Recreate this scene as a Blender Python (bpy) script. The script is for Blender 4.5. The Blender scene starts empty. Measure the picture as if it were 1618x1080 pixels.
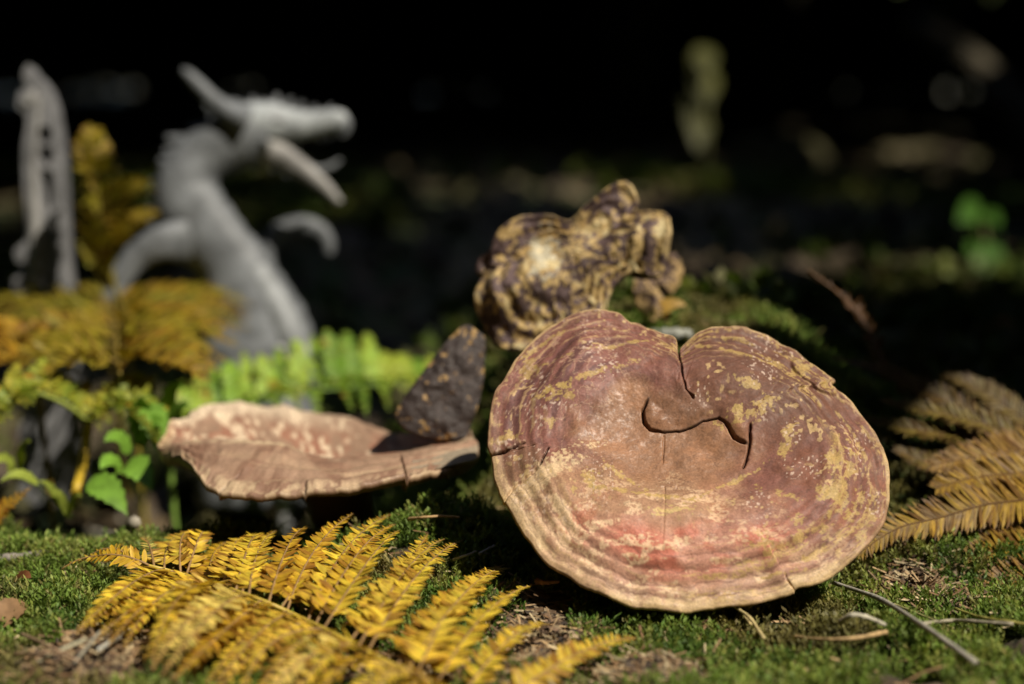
import bpy, math, random
import numpy as np

rng = np.random.default_rng(7)
random.seed(7)
SC = bpy.context.scene
COL = SC.collection

# ------------------------------------------------------------------ camera
PITCH = math.radians(9.0)
CAM_Z = 0.28
cam_data = bpy.data.cameras.new('camera')
cam = bpy.data.objects.new('camera', cam_data)
COL.objects.link(cam)
cam.location = (0, 0, CAM_Z)
cam.rotation_euler = (math.radians(90) - PITCH, 0, 0)
cam_data.sensor_width = 36.0
cam_data.lens = 60.0
cam_data.clip_start = 0.02
cam_data.clip_end = 400.0
cam_data.dof.use_dof = True
cam_data.dof.focus_distance = 0.94
cam_data.dof.aperture_fstop = 3.0
cam_data.dof.aperture_blades = 0
SC.camera = cam

# ------------------------------------------------------------------ sun and sky
SUN_TO = np.array([0.47, -0.42, 0.78]); SUN_TO /= np.linalg.norm(SUN_TO)
SUN_EL = math.asin(SUN_TO[2])
SUN_AZ = math.atan2(SUN_TO[0], SUN_TO[1])
world = bpy.data.worlds.new('World'); SC.world = world
world.use_nodes = True
wn = world.node_tree
bg = wn.nodes['Background']
sky = wn.nodes.new('ShaderNodeTexSky')
sky.sky_type = 'NISHITA'; sky.sun_disc = False
sky.sun_elevation = SUN_EL
sky.sun_rotation = SUN_AZ
wn.links.new(sky.outputs[0], bg.inputs[0])
bg.inputs[1].default_value = 0.14
sun_data = bpy.data.lights.new('sun', 'SUN')
sun_data.energy = 5.0
sun_data.angle = math.radians(0.53)
sun_data.color = (1.0, 0.92, 0.78)
sun = bpy.data.objects.new('sun', sun_data)
COL.objects.link(sun)
from mathutils import Vector
sun.rotation_euler = Vector(SUN_TO).to_track_quat('Z', 'Y').to_euler()
sun.location = (3, -3, 8)
vs = SC.view_settings
vs.view_transform = 'Standard'; vs.look = 'None'; vs.gamma = 1.0; vs.exposure = 0.2
vs.use_curve_mapping = False
cy = SC.cycles
cy.use_denoising = True
cy.max_bounces = 6; cy.diffuse_bounces = 3; cy.glossy_bounces = 2
cy.transmission_bounces = 3; cy.transparent_max_bounces = 4
cy.sample_clamp_indirect = 4.0
cy.caustics_reflective = False; cy.caustics_refractive = False

# ------------------------------------------------------------------ pixel <-> world (a point at a real distance)
SP, CP = math.sin(PITCH), math.cos(PITCH)
def W(px, py, d):
    u = (px - 809.0) / 809.0 * 0.3
    v = (py - 540.0) / 809.0 * 0.3
    return np.array([d * u, d * (CP - v * SP), CAM_Z - d * (SP + v * CP)])
def ray(px, py):
    return W(px, py, 1.0) - np.array([0, 0, CAM_Z])
CAMP = np.array([0, 0, CAM_Z])
def px_scale(d):            # metres per photograph pixel at distance d
    return 0.3 * d / 809.0

# ------------------------------------------------------------------ noise
def _hash(ix, iy, iz, seed):
    h = (ix.astype(np.int64) * 374761393 + iy.astype(np.int64) * 668265263 + iz.astype(np.int64) * 2147483647 + seed * 974711) & 0xffffffff
    h = ((h ^ (h >> 13)) * 1274126177) & 0xffffffff
    h = (h ^ (h >> 16)) & 0xffffffff
    return h / 4294967295.0
def noise(x, y, z=0.0, seed=0):
    x, y, z = np.broadcast_arrays(np.asarray(x, float), np.asarray(y, float), np.asarray(z, float))
    ix, iy, iz = np.floor(x), np.floor(y), np.floor(z)
    fx, fy, fz = x - ix, y - iy, z - iz
    fx, fy, fz = [f * f * (3 - 2 * f) for f in (fx, fy, fz)]
    r = 0
    for a in (0, 1):
        for b in (0, 1):
            for c in (0, 1):
                w = (fx if a else 1 - fx) * (fy if b else 1 - fy) * (fz if c else 1 - fz)
                r = r + w * _hash(ix + a, iy + b, iz + c, seed)
    return r
def fbm(x, y, z=0.0, seed=0, oct=4):
    s, a, t = 0, 1.0, 0
    for i in range(oct):
        s = s + a * noise(np.asarray(x) * 2 ** i, np.asarray(y) * 2 ** i, np.asarray(z) * 2 ** i, seed + i * 17)
        t += a; a *= 0.5
    return s / t
def sstep(a, b, x):
    t = np.clip((np.asarray(x, float) - a) / (b - a), 0, 1)
    return t * t * (3 - 2 * t)
def mixc(c, col, w):
    w = np.asarray(w)[..., None]
    return c * (1 - w) + np.array(col, float) * w

# ------------------------------------------------------------------ terrain height
def box_soft(v, a, b, s0, s1):
    return sstep(a - s0, a + s0, v) * (1 - sstep(b - s1, b + s1, v))
def H(x, y):
    x = np.asarray(x, float); y = np.asarray(y, float)
    far = sstep(1.6, 5.0, np.hypot(x, y - 1.0))
    h = 0.010 * (fbm(x * 9, y * 9, 0, 3) - 0.5) * (1 + 6 * far) + 0.020 * (fbm(x * 30, y * 30, 0, 5, 2) - 0.5) * (1 - far)
    h = h + far * 0.25 * (fbm(x * 0.7, y * 0.7, 0, 9, 3) - 0.5)
    # mossy mound that carries the caps
    m = box_soft(x, 0.0, 0.25, 0.05, 0.07) * box_soft(y, 1.095, 1.42, 0.05, 0.12)
    h = h + m * (0.108 + 0.02 * (fbm(x * 14, y * 14, 0, 21, 3) - 0.5))
    # front hump
    h = h + 0.034 * np.exp(-((x + 0.045) / 0.055) ** 2 - ((y - 0.985) / 0.045) ** 2)
    # hollow under the left cap
    h = h - 0.09 * np.exp(-((x + 0.165) / 0.115) ** 2 - ((y - 1.165) / 0.070) ** 2)
    h = h - 0.02 * np.exp(-((x + 0.30) / 0.10) ** 2 - ((y - 1.15) / 0.10) ** 2)
    h = h - 0.012
    h = h - 0.14 * sstep(1.09, 1.27, y) * sstep(-0.05, -0.15, x) * (1 - sstep(2.2, 4.0, y))
    h = h + 0.035 * sstep(0.16, 0.34, x) * np.exp(-((y - 1.12) / 0.13) ** 2)
    return h
def G(px, py, lift=0.0):
    """the point of the ground seen at a pixel, raised by lift"""
    r = ray(px, py)
    d = np.linspace(0.55, 14, 9000)
    p = CAMP[None] + d[:, None] * r[None]
    below = p[:, 2] - lift < H(p[:, 0], p[:, 1])
    i = int(np.argmax(below)) if below.any() else len(d) - 1
    return p[i]

# ------------------------------------------------------------------ mesh helpers
def tag(o, label=None, cat=None, group=None, kind=None):
    if label: o['label'] = label
    if cat: o['category'] = cat
    if group: o['group'] = group
    if kind: o['kind'] = kind
    return o
def mesh_obj(name, V, F, mat, parent=None, col=None, smooth=True, attrs=None):
    me = bpy.data.meshes.new(name)
    V = np.asarray(V, float)
    off = np.zeros(3)
    if parent is not None:
        off = np.array(parent.location)
    if isinstance(F, np.ndarray):
        k = F.shape[1]
        me.vertices.add(len(V)); me.vertices.foreach_set('co', (V - off).astype(np.float32).ravel())
        me.loops.add(F.size); me.loops.foreach_set('vertex_index', F.astype(np.int32).ravel())
        me.polygons.add(len(F))
        me.polygons.foreach_set('loop_start', np.arange(0, F.size, k, dtype=np.int32))
        me.polygons.foreach_set('loop_total', np.full(len(F), k, dtype=np.int32))
        me.update(calc_edges=True)
    else:
        me.from_pydata((V - off).tolist(), [], F)
    if smooth:
        me.polygons.foreach_set('use_smooth', np.ones(len(me.polygons), dtype=bool))
    if col is not None:
        a = me.color_attributes.new('Col', 'FLOAT_COLOR', 'POINT')
        c = np.ones((len(V), 4), np.float32); c[:, :3] = col
        a.data.foreach_set('color', c.ravel())
    for k, arr in (attrs or {}).items():
        a = me.attributes.new(k, 'FLOAT', 'POINT')
        a.data.foreach_set('value', np.asarray(arr, np.float32))
    me.validate(); me.update()
    me.materials.append(mat)
    o = bpy.data.objects.new(name, me); COL.objects.link(o)
    if parent is not None: o.parent = parent
    return o
def empty(name, loc):
    o = bpy.data.objects.new(name, None); COL.objects.link(o)
    o.location = tuple(float(v) for v in loc); o.empty_display_size = 0.02
    return o
class MB:
    """collects pieces of one mesh"""
    def __init__(s): s.V, s.F, s.C, s.n = [], [], [], 0
    def add(s, V, F, C=None):
        V = np.asarray(V, float); s.V.append(V)
        s.F += [tuple(i + s.n for i in f) for f in F]
        s.C.append(np.broadcast_to(np.asarray(C if C is not None else (0.5, 0.5, 0.5), float), V.shape)); s.n += len(V)
    def build(s, name, mat, parent=None, smooth=True):
        return mesh_obj(name, np.concatenate(s.V), s.F, mat, parent, np.concatenate(s.C), smooth)
def catmull(P, n, closed=False):
    P = np.asarray(P, float); m = len(P)
    if closed: Q = np.concatenate([P[-1:], P, P[:2]]); seg = m
    else: Q = np.concatenate([2 * P[:1] - P[1:2], P, 2 * P[-1:] - P[-2:-1]]); seg = m - 1
    t = np.linspace(0, seg, n, endpoint=not closed)
    i = np.minimum(t.astype(int), seg - 1); f = (t - i)[:, None]
    p0, p1, p2, p3 = Q[i], Q[i + 1], Q[i + 2], Q[i + 3]
    return 0.5 * (2 * p1 + (p2 - p0) * f + (2 * p0 - 5 * p1 + 4 * p2 - p3) * f ** 2 + (3 * p1 - p0 - 3 * p2 + p3) * f ** 3)
def unit(v):
    v = np.asarray(v, float); return v / (np.linalg.norm(v, axis=-1, keepdims=True) + 1e-12)
def tube(P, R, seg=8, flat=1.0, side=None, wob=0.0):
    """swept tube along P with radii R; flat squeezes it along side"""
    P = np.asarray(P, float); n = len(P); R = np.broadcast_to(np.asarray(R, float), (n,))
    T = unit(np.gradient(P, axis=0))
    s0 = np.array(side if side is not None else (0.13, 0.05, 1.0), float)
    A = unit(s0[None] - (T @ s0)[:, None] * T)
    B = np.cross(T, A)
    a = np.linspace(0, 2 * np.pi, seg, endpoint=False)
    ring = (np.cos(a)[None, :, None] * A[:, None] * flat + np.sin(a)[None, :, None] * B[:, None]) * R[:, None, None]
    if wob: ring = ring * (1 + wob * (rng.random((n, seg, 1)) - 0.5))
    V = (P[:, None] + ring).reshape(-1, 3)
    F = []
    for i in range(n - 1):
        for j in range(seg):
            k = (j + 1) % seg
            F.append((i * seg + j, i * seg + k, (i + 1) * seg + k, (i + 1) * seg + j))
    V = np.concatenate([V, P[:1], P[-1:]])
    b = n * seg
    for j in range(seg):
        k = (j + 1) % seg
        F.append((b, k, j)); F.append((b + 1, (n - 1) * seg + j, (n - 1) * seg + k))
    return V, F

# ------------------------------------------------------------------ materials
def new_mat(name):
    m = bpy.data.materials.new(name); m.use_nodes = True
    nt = m.node_tree
    return m, nt, nt.nodes['Principled BSDF']
def attr_col(nt):
    a = nt.nodes.new('ShaderNodeAttribute'); a.attribute_name = 'Col'; return a
def vary(nt, sock, scale, lo, hi, detail=4):
    tc = nt.nodes.new('ShaderNodeTexCoord')
    nz = nt.nodes.new('ShaderNodeTexNoise'); nz.inputs['Scale'].default_value = scale; nz.inputs['Detail'].default_value = detail
    nt.links.new(tc.outputs['Object'], nz.inputs['Vector'])
    mr = nt.nodes.new('ShaderNodeMapRange'); mr.inputs['From Min'].default_value = 0.3; mr.inputs['From Max'].default_value = 0.7
    mr.inputs['To Min'].default_value = lo; mr.inputs['To Max'].default_value = hi
    nt.links.new(nz.outputs['Fac'], mr.inputs['Value'])
    mx = nt.nodes.new('ShaderNodeMix'); mx.data_type = 'RGBA'; mx.blend_type = 'MULTIPLY'; mx.inputs[0].default_value = 1.0
    nt.links.new(sock, mx.inputs['A']); nt.links.new(mr.outputs[0], mx.inputs['B'])
    return mx.outputs['Result'], nz
def bump(nt, p, scale, dist, strength=0.6, detail=6):
    tc = nt.nodes.new('ShaderNodeTexCoord')
    nz = nt.nodes.new('ShaderNodeTexNoise'); nz.inputs['Scale'].default_value = scale; nz.inputs['Detail'].default_value = detail
    nt.links.new(tc.outputs['Object'], nz.inputs['Vector'])
    b = nt.nodes.new('ShaderNodeBump'); b.inputs['Strength'].default_value = strength; b.inputs['Distance'].default_value = dist
    nt.links.new(nz.outputs['Fac'], b.inputs['Height']); nt.links.new(b.outputs[0], p.inputs['Normal'])
    return nz
def mat_attr(name, rough=0.6, vs_=None, bmp=None, coat=0.0, spec=0.4, gloss_attr=False):
    m, nt, p = new_mat(name)
    s = attr_col(nt).outputs['Color']
    if vs_: s, _ = vary(nt, s, *vs_)
    nt.links.new(s, p.inputs['Base Color'])
    p.inputs['Roughness'].default_value = rough
    p.inputs['Specular IOR Level'].default_value = spec
    if coat:
        p.inputs['Coat Weight'].default_value = coat; p.inputs['Coat Roughness'].default_value = 0.35
    if gloss_attr:
        g = nt.nodes.new('ShaderNodeAttribute'); g.attribute_name = 'Rough'
        nt.links.new(g.outputs['Fac'], p.inputs['Roughness'])
    if bmp: bump(nt, p, *bmp)
    return m
def mat_leaf(name, trans=0.35, rough=0.5, vs_=(180.0, 0.75, 1.2), tint=(1.0, 1.0, 0.6)):
    m, nt, p = new_mat(name)
    s, _ = vary(nt, attr_col(nt).outputs['Color'], *vs_)
    nt.links.new(s, p.inputs['Base Color'])
    p.inputs['Roughness'].default_value = rough; p.inputs['Specular IOR Level'].default_value = 0.3
    tr = nt.nodes.new('ShaderNodeBsdfTranslucent')
    mx = nt.nodes.new('ShaderNodeMix'); mx.data_type = 'RGBA'; mx.blend_type = 'MULTIPLY'; mx.inputs[0].default_value = 1.0
    nt.links.new(s, mx.inputs['A']); mx.inputs['B'].default_value = (*tint, 1)
    nt.links.new(mx.outputs['Result'], tr.inputs['Color'])
    ms = nt.nodes.new('ShaderNodeMixShader'); ms.inputs[0].default_value = trans
    out = nt.nodes['Material Output']
    nt.links.new(p.outputs[0], ms.inputs[1]); nt.links.new(tr.outputs[0], ms.inputs[2]); nt.links.new(ms.outputs[0], out.inputs[0])
    return m
M_CAP = mat_attr('lacquered_cap', 0.5, (900.0, 0.80, 1.18), (700.0, 0.00035, 0.5), coat=0.03, spec=0.28, gloss_attr=True)
M_CAP2 = mat_attr('dry_cap', 0.65, (700.0, 0.7, 1.25), (500.0, 0.0012, 0.7))
M_FERN = mat_leaf('fern_leaf', 0.35)
M_MOSS = mat_leaf('moss_leaf', 0.30, 0.55, (60.0, 0.7, 1.2))
M_BARK = mat_attr('bark', 0.85, (40.0, 0.5, 1.3), (30.0, 0.02, 0.9))
M_TWIG = mat_attr('twig_wood', 0.7, (400.0, 0.6, 1.2), (500.0, 0.0006, 0.6))
M_STONE = mat_attr('grey_cast_metal', 0.55, (60.0, 0.7, 1.15), (120.0, 0.002, 0.5))
M_STEM = mat_attr('plant_stem', 0.45, (200.0, 0.8, 1.15))
M_NEEDLE = mat_leaf('needle_spray', 0.12, 0.6, (3.0, 0.7, 1.2))

# ground material: soil and litter, moss where the attribute says so
M_GROUND, nt, p = new_mat('forest_floor')
s, _ = vary(nt, attr_col(nt).outputs['Color'], 55.0, 0.45, 1.5, 8)
nt.links.new(s, p.inputs['Base Color']); p.inputs['Roughness'].default_value = 0.9
bump(nt, p, 180.0, 0.004, 0.9, 8)

# ------------------------------------------------------------------ ground sheet
def axis(lo, a, b, hi, step, g=1.16):
    c = list(np.arange(a, b + 1e-9, step))
    s = step
    while c[-1] < hi: s *= g; c.append(c[-1] + s)
    s = step
    while c[0] > lo: s *= g; c.insert(0, c[0] - s)
    return np.array(c)
gx = axis(-70, -0.55, 0.5, 70, 0.005); gy = axis(-60, 0.6, 1.6, 90, 0.005)
GX, GY = np.meshgrid(gx, gy)
GZ = H(GX, GY)
LIT = [((170, 1045), 120, 42), ((840, 1030), 75, 60), ((1450, 945), 60, 28), ((1000, 1075), 120, 25), ((640, 1080), 120, 40)]
LITW = []
for (pp, rx, ry) in LIT:
    g = G(*pp); LITW.append((g[0], g[1], rx * px_scale(0.9), ry * px_scale(0.9) / 0.36))
def moss_amount(x, y):
    n = fbm(x * 16, y * 16, 0, 31, 3)
    m = sstep(0.22, 0.32, n)
    for (cx, cy_, rx, ry) in LITW:
        e = ((x - cx) / rx) ** 2 + ((y - cy_) / ry) ** 2 + 1.6 * (fbm(x * 50, y * 50, 0, 33, 2) - 0.5)
        m = m * sstep(0.6, 1.15, e)
    hol = np.exp(-((x + 0.19) / 0.13) ** 2 - ((y - 1.16) / 0.08) ** 2)
    m = m * (1 - sstep(0.25, 0.6, hol))
    return m
MA = moss_amount(GX, GY) * np.clip(1.2 - 0.12 * np.hypot(GX, GY), 0.25, 1)
n1 = fbm(GX * 30, GY * 30, 0, 41, 4)
gc = np.ones(GX.shape + (3,)) * np.array([0.055, 0.036, 0.020])
gc = mixc(gc, (0.12, 0.085, 0.05), sstep(0.45, 0.7, n1))
gc = mixc(gc, (0.085, 0.066, 0.034), sstep(2.0, 4.0, GY) * 0.85)
gc = mixc(gc, (0.035, 0.065, 0.014), MA * 0.9)
ny, nx = GX.shape
ii = np.arange(ny * nx).reshape(ny, nx)
F = np.stack([ii[:-1, :-1], ii[:-1, 1:], ii[1:, 1:], ii[1:, :-1]], -1).reshape(-1, 4)
ground = mesh_obj('ground', np.stack([GX, GY, GZ], -1).reshape(-1, 3), F, M_GROUND, None, gc.reshape(-1, 3))
tag(ground, kind='structure')

# ------------------------------------------------------------------ moss: uncountable shoots
def leaf_templates(k, nleaf, hgt, ll, lw):
    T = []
    for q in range(k):
        V = []
        for i in range(nleaf):
            t = (i + 0.5) / nleaf
            a = i * 2.399 + rng.random() * 0.8
            el = math.radians(20 + 50 * t + rng.normal() * 12)
            L = ll * (1.15 - 0.55 * t) * rng.uniform(0.75, 1.25)
            d = np.array([math.cos(a) * math.cos(el), math.sin(a) * math.cos(el), math.sin(el)])
            sd = np.array([-math.sin(a), math.cos(a), 0]) * lw * rng.uniform(0.8, 1.2)
            b = np.array([0, 0, hgt * t])
            mid = b + d * L * 0.45
            tip = b + d * L + np.array([0, 0, -0.15 * L])
            V += [b, mid + sd, tip, mid - sd]
        T.append(np.array(V))
    return np.stack(T)
def scatter_moss(name, X, Y, scale, templ, cbase, label, hz=1.0):
    n = len(X)
    Z = H(X, Y) - 0.001
    k = rng.integers(0, len(templ), n)
    V = templ[k] * scale[:, None, None]
    a = rng.random(n) * 6.283; ca, sa = np.cos(a), np.sin(a)
    x = V[..., 0] * ca[:, None] - V[..., 1] * sa[:, None]; y = V[..., 0] * sa[:, None] + V[..., 1] * ca[:, None]
    z = V[..., 2] * hz
    lx = rng.normal(0, 0.38, n); ly = rng.normal(0, 0.38, n)
    x = x + z * lx[:, None]; y = y + z * ly[:, None]
    V = np.stack([x + X[:, None], y + Y[:, None], z + Z[:, None]], -1)
    m = V.shape[1]
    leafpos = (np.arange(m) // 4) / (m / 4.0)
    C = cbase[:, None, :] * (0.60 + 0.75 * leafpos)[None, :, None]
    V = V.reshape(-1, 3); C = C.reshape(-1, 3)
    F = np.arange(len(V)).reshape(-1, 4)
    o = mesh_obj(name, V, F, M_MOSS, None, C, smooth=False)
    return tag(o, label, 'moss', kind='stuff')
def moss_cols(X, Y):
    n = len(X)
    f = fbm(X * 22, Y * 22, 0, 51, 3); g = fbm(X * 90, Y * 90, 0, 52, 2)
    c = np.ones((n, 3)) * np.array([0.145, 0.215, 0.036])
    c = mixc(c, (0.075, 0.135, 0.022), sstep(0.45, 0.65, f))
    c = mixc(c, (0.25, 0.27, 0.06), sstep(0.50, 0.70, g) * 0.8)
    c = mixc(c, (0.20, 0.16, 0.06), (rng.random(n) < 0.07) * 0.7)
    c = mixc(c, (0.17, 0.125, 0.05), sstep(0.60, 0.70, fbm(X * 13 + 7, Y * 13, 0, 57, 3)) * 0.7)
    return c * rng.uniform(0.75, 1.2, (n, 1))
n = 130000
Y = rng.uniform(0.66, 1.32, n); X = rng.uniform(-1, 1, n) * (0.34 * Y + 0.05)
keep = rng.random(n) < moss_amount(X, Y) * 0.60
# nothing grows where the big cap sits far above it, thin it there
under = (np.abs(X - 0.10) < 0.085) & (Y > 0.95) & (Y < 1.05)
keep &= ~(under & (rng.random(n) < 0.6))
X, Y = X[keep], Y[keep]
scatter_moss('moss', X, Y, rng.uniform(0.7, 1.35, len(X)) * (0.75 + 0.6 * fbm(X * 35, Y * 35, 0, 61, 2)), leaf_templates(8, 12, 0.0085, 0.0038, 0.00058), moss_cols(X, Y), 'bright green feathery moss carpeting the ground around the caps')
n = 26000
Y = rng.uniform(0.66, 1.25, n); X = rng.uniform(-1, 1, n) * (0.34 * Y + 0.05)
keep = rng.random(n) < moss_amount(X, Y) * sstep(0.50, 0.62, fbm(X * 28, Y * 28, 0, 63, 2)) * (1 - box_soft(X, -0.01, 0.21, 0.02, 0.02) * box_soft(Y, 0.84, 0.96, 0.02, 0.02))
X, Y = X[keep], Y[keep]
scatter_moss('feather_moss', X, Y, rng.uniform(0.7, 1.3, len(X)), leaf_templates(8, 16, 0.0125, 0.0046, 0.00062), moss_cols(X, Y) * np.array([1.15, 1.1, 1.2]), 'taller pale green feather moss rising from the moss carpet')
n = 14000
Y = rng.uniform(1.3, 4.2, n) ; X = rng.uniform(-1, 1, n) * (0.36 * Y + 0.1)
keep = rng.random(n) < sstep(0.42, 0.6, fbm(X * 1.7, Y * 1.7, 0, 77, 3))
X, Y = X[keep], Y[keep]
scatter_moss('ground_cover', X, Y, rng.uniform(0.7, 1.4, len(X)) * (0.6 + 0.35 * Y), leaf_templates(5, 9, 0.022, 0.02, 0.0045), moss_cols(X, Y) * 0.6, 'low dim green plants covering the forest floor in the shade')['category'] = 'ground cover'

# ------------------------------------------------------------------ fallen needles and bark crumbs (uncountable)
def litter(name, n, region, Lr, Wr, cols, label, cat):
    Xs, Ys = [], []
    for (cx, cy_, rx, ry, k) in region:
        Xs.append(rng.normal(cx, rx * 0.6, k)); Ys.append(rng.normal(cy_, ry * 0.6, k))
    X = np.concatenate(Xs); Y = np.concatenate(Ys); n = len(X)
    a = rng.random(n) * 6.283; L = rng.uniform(*Lr, n); w = rng.uniform(*Wr, n)
    dx, dy = np.cos(a), np.sin(a)
    el = rng.normal(0, 0.26, n); bow = rng.normal(0, 0.1, n)
    pts = []
    for t in (-0.5, 0.0, 0.5):
        cx = X + dx * L * t - dy * L * bow * (0.25 - t * t) * 4 * 0.3; cyy = Y + dy * L * t + dx * L * bow * (0.25 - t * t) * 4 * 0.3
        z = H(X, Y) + 0.004 + rng.uniform(0, 0.004, n) * 0 + el * L * t + rng.random(n) * 0.002
        for (ox, oz) in ((-1, 0), (0, 0.9), (1, 0)):
            pts.append(np.stack([cx - dy * w * ox, cyy + dx * w * ox, z + w * oz], -1))
    V = np.stack(pts, 1)                      # n, 9, 3
    q = np.array([(0, 3, 4, 1), (1, 4, 5, 2), (3, 6, 7, 4), (4, 7, 8, 5)])
    F = (np.arange(n)[:, None, None] * 9 + q[None]).reshape(-1, 4)
    C = np.array(cols)[rng.integers(0, len(cols), n)] * rng.uniform(0.6, 1.25, (n, 1))
    C = np.repeat(C, 9, 0)
    o = mesh_obj(name, V.reshape(-1, 3), F, M_TWIG, None, C)
    return tag(o, label, cat, kind='stuff')
reg = [(a, b, c, d, k) for (a, b, c, d), k in zip(LITW, (420, 330, 420, 200, 260))]
reg += [(0.0, 0.9, 0.35, 0.22, 800)]
litter('needle_litter', 0, reg, (0.010, 0.032), (0.0004, 0.0009), [(0.36, 0.24, 0.12), (0.26, 0.16, 0.08), (0.42, 0.33, 0.19), (0.16, 0.09, 0.04)], 'dry brown conifer needles strewn over the moss', 'needles')
reg2 = [(a, b, c, d, k) for (a, b, c, d), k in zip(LITW, (700, 800, 700, 300, 400))]
reg2 += [(-0.26, 1.12, 0.16, 0.12, 500), (-0.15, 1.4, 0.5, 0.25, 600)]
litter('bark_litter', 0, reg2, (0.003, 0.013), (0.0005, 0.0017), [(0.09, 0.055, 0.03), (0.16, 0.10, 0.06), (0.26, 0.19, 0.11), (0.05, 0.035, 0.025)], 'crumbs of bark and rotted wood between patches of moss', 'bark litter')
X = rng.uniform(-1, 1, 2600); Yb = rng.uniform(1.5, 7.0, 2600)
reg3 = [(x * (0.36 * y), y, 0.02, 0.02, 1) for x, y in zip(X, Yb)]
litter('leaf_litter', 0, reg3, (0.03, 0.10), (0.008, 0.03), [(0.10, 0.07, 0.035), (0.13, 0.10, 0.05), (0.07, 0.05, 0.03), (0.11, 0.10, 0.04)], 'dead brown leaves lying on the shaded forest floor', 'leaf litter')

# ------------------------------------------------------------------ cap builder: outline traced on a tilted plane, polar grid
def seg_dist(px, py, line):
    """signed distance in photo pixels to a polyline (positive = left of travel), and the position along it 0..1"""
    line = np.asarray(line, float)
    best = np.full(px.shape, 1e9); sg = np.ones(px.shape); tt = np.zeros(px.shape)
    L = np.concatenate([[0], np.cumsum(np.hypot(*np.diff(line, axis=0).T))])
    for i in range(len(line) - 1):
        a, b = line[i], line[i + 1]; ab = b - a
        t = np.clip(((px - a[0]) * ab[0] + (py - a[1]) * ab[1]) / (ab @ ab), 0, 1)
        dx, dy = px - a[0] - t * ab[0], py - a[1] - t * ab[1]
        d = np.hypot(dx, dy); m = d < best
        best = np.where(m, d, best); sg = np.where(m, np.sign(ab[0] * dy - ab[1] * dx), sg)
        tt = np.where(m, (L[i] + t * np.hypot(*ab)) / L[-1], tt)
    return best * sg, tt
def cap_mesh(outline, center, d0, nrm, nr, na, thick, height_fn, color_fn, edge=0.0035, under=(0.35, 0.27, 0.17), smooth_n=True, rpow=0.85):
    nrm = unit(nrm)
    O = catmull(outline, na, closed=True) if smooth_n else np.asarray(outline, float)
    c = np.asarray(center, float)
    ao = np.arctan2(O[:, 1] - c[1], O[:, 0] - c[0])
    O = c + (O - c) * (1 + 0.022 * (fbm(np.cos(ao) * 9, np.sin(ao) * 9, 0, 911, 4) - 0.5))[:, None]
    r = np.linspace(0, 1, nr) ** rpow
    PX = c[0] + r[:, None] * (O[None, :, 0] - c[0]); PY = c[1] + r[:, None] * (O[None, :, 1] - c[1])
    A = np.broadcast_to(np.arctan2(O[:, 1] - c[1], O[:, 0] - c[0])[None], PX.shape)
    Rr = np.broadcast_to(r[:, None], PX.shape)
    p0 = W(c[0], c[1], d0)
    u = (PX - 809.0) / 809.0 * 0.3; v = (PY - 540.0) / 809.0 * 0.3
    D = np.stack([u, CP - v * SP, -(SP + v * CP)], -1)
    t = ((p0 - CAMP) @ nrm) / (D @ nrm)
    P = CAMP + D * t[..., None]
    h = height_fn(PX, PY, Rr, A)
    top = P + nrm * h[..., None]
    C, Rg = color_fn(PX, PY, Rr, A)
    # rounded rim and the underside
    rim = top[-1]
    inward = unit(P[0].mean(0)[None] - P[-1])
    rings_b = []; cb = []
    for (ins, dn, f) in ((-0.0006, 0.35, 0.0), (0.0002, 0.8, 0.3), (0.0022, 1.0, 0.7)):
        rings_b.append(rim + inward * ins - nrm * edge * dn); cb.append(C[-1] * (1 - f) + np.array(under) * f)
    for q in (0.85, 0.6, 0.35, 0.1):
        pos = P[0].mean(0)[None] + q * (P[-1] - P[0].mean(0)[None])
        ri = min(nr - 1, int(q ** (1 / rpow) * (nr - 1)))
        rings_b.append(np.minimum(1, 1) * (top[ri] - nrm * (edge + thick * (1 - q ** 2)))); cb.append(np.broadcast_to(np.array(under), C[-1].shape))
    V = np.concatenate([top.reshape(-1, 3)] + rings_b)
    CC = np.concatenate([C.reshape(-1, 3)] + cb)
    RR = np.concatenate([Rg.reshape(-1), np.full(na * len(rings_b), 0.75)])
    nt_ = nr + len(rings_b)
    ii = np.arange(nt_ * na).reshape(nt_, na)
    F = np.stack([ii[:-1], np.roll(ii[:-1], -1, 1), np.roll(ii[1:], -1, 1), ii[1:]], -1).reshape(-1, 4)[:, ::-1]
    F = F[na:] if False else F
    return V, F, CC, RR, P

def blob(px, py, cx, cy_, rx, ry, rot=0.0, nz=None, soft=0.35):
    a = math.radians(rot); dx, dy = px - cx, py - cy_
    x = dx * math.cos(a) + dy * math.sin(a); y = -dx * math.sin(a) + dy * math.cos(a)
    e = np.sqrt((x / rx) ** 2 + (y / ry) ** 2)
    if nz is not None: e = e + nz
    return 1 - sstep(1 - soft, 1 + soft, e)

# ---- the big red-brown cap
ZX = [(75,490),(70,400),(95,300),(130,240),(180,170),(240,110),(310,70),(380,45),(450,38),(510,48),(540,66),(575,75),(610,95),(660,115),(700,135),(714,156),(720,160),(735,140),(790,105),(860,92),(930,95),(1000,110),(1070,140),(1130,180),(1190,225),(1244,258),(1250,266),(1240,284),(1290,322),(1350,390),(1400,460),(1430,540),(1438,620),(1430,700),(1400,770),(1340,840),(1270,900),(1200,940),(1125,962),(1108,978),(1000,1000),(900,1018),(800,1030),(700,1033),(600,1020),(520,1005),(440,975),(380,945),(320,905),(270,872),(215,810),(170,750),(131,672),(122,664),(100,620),(85,560),(80,512),(84,504)]
big_out = [(740 + x / 2.16, 480 + y / 2.16) for x, y in ZX]
BIG_C = (1062, 700)
BIG_N = (0.02, -0.69, 0.72)
zz = lambda L: [(740 + x / 2.16, 480 + y / 2.16) for x, y in L]
LIP = zz([(612,345),(594,375),(596,410),(620,434),(660,442),(720,438),(770,425),(800,412),(850,408),(885,440),(905,475),(950,492)])
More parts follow.
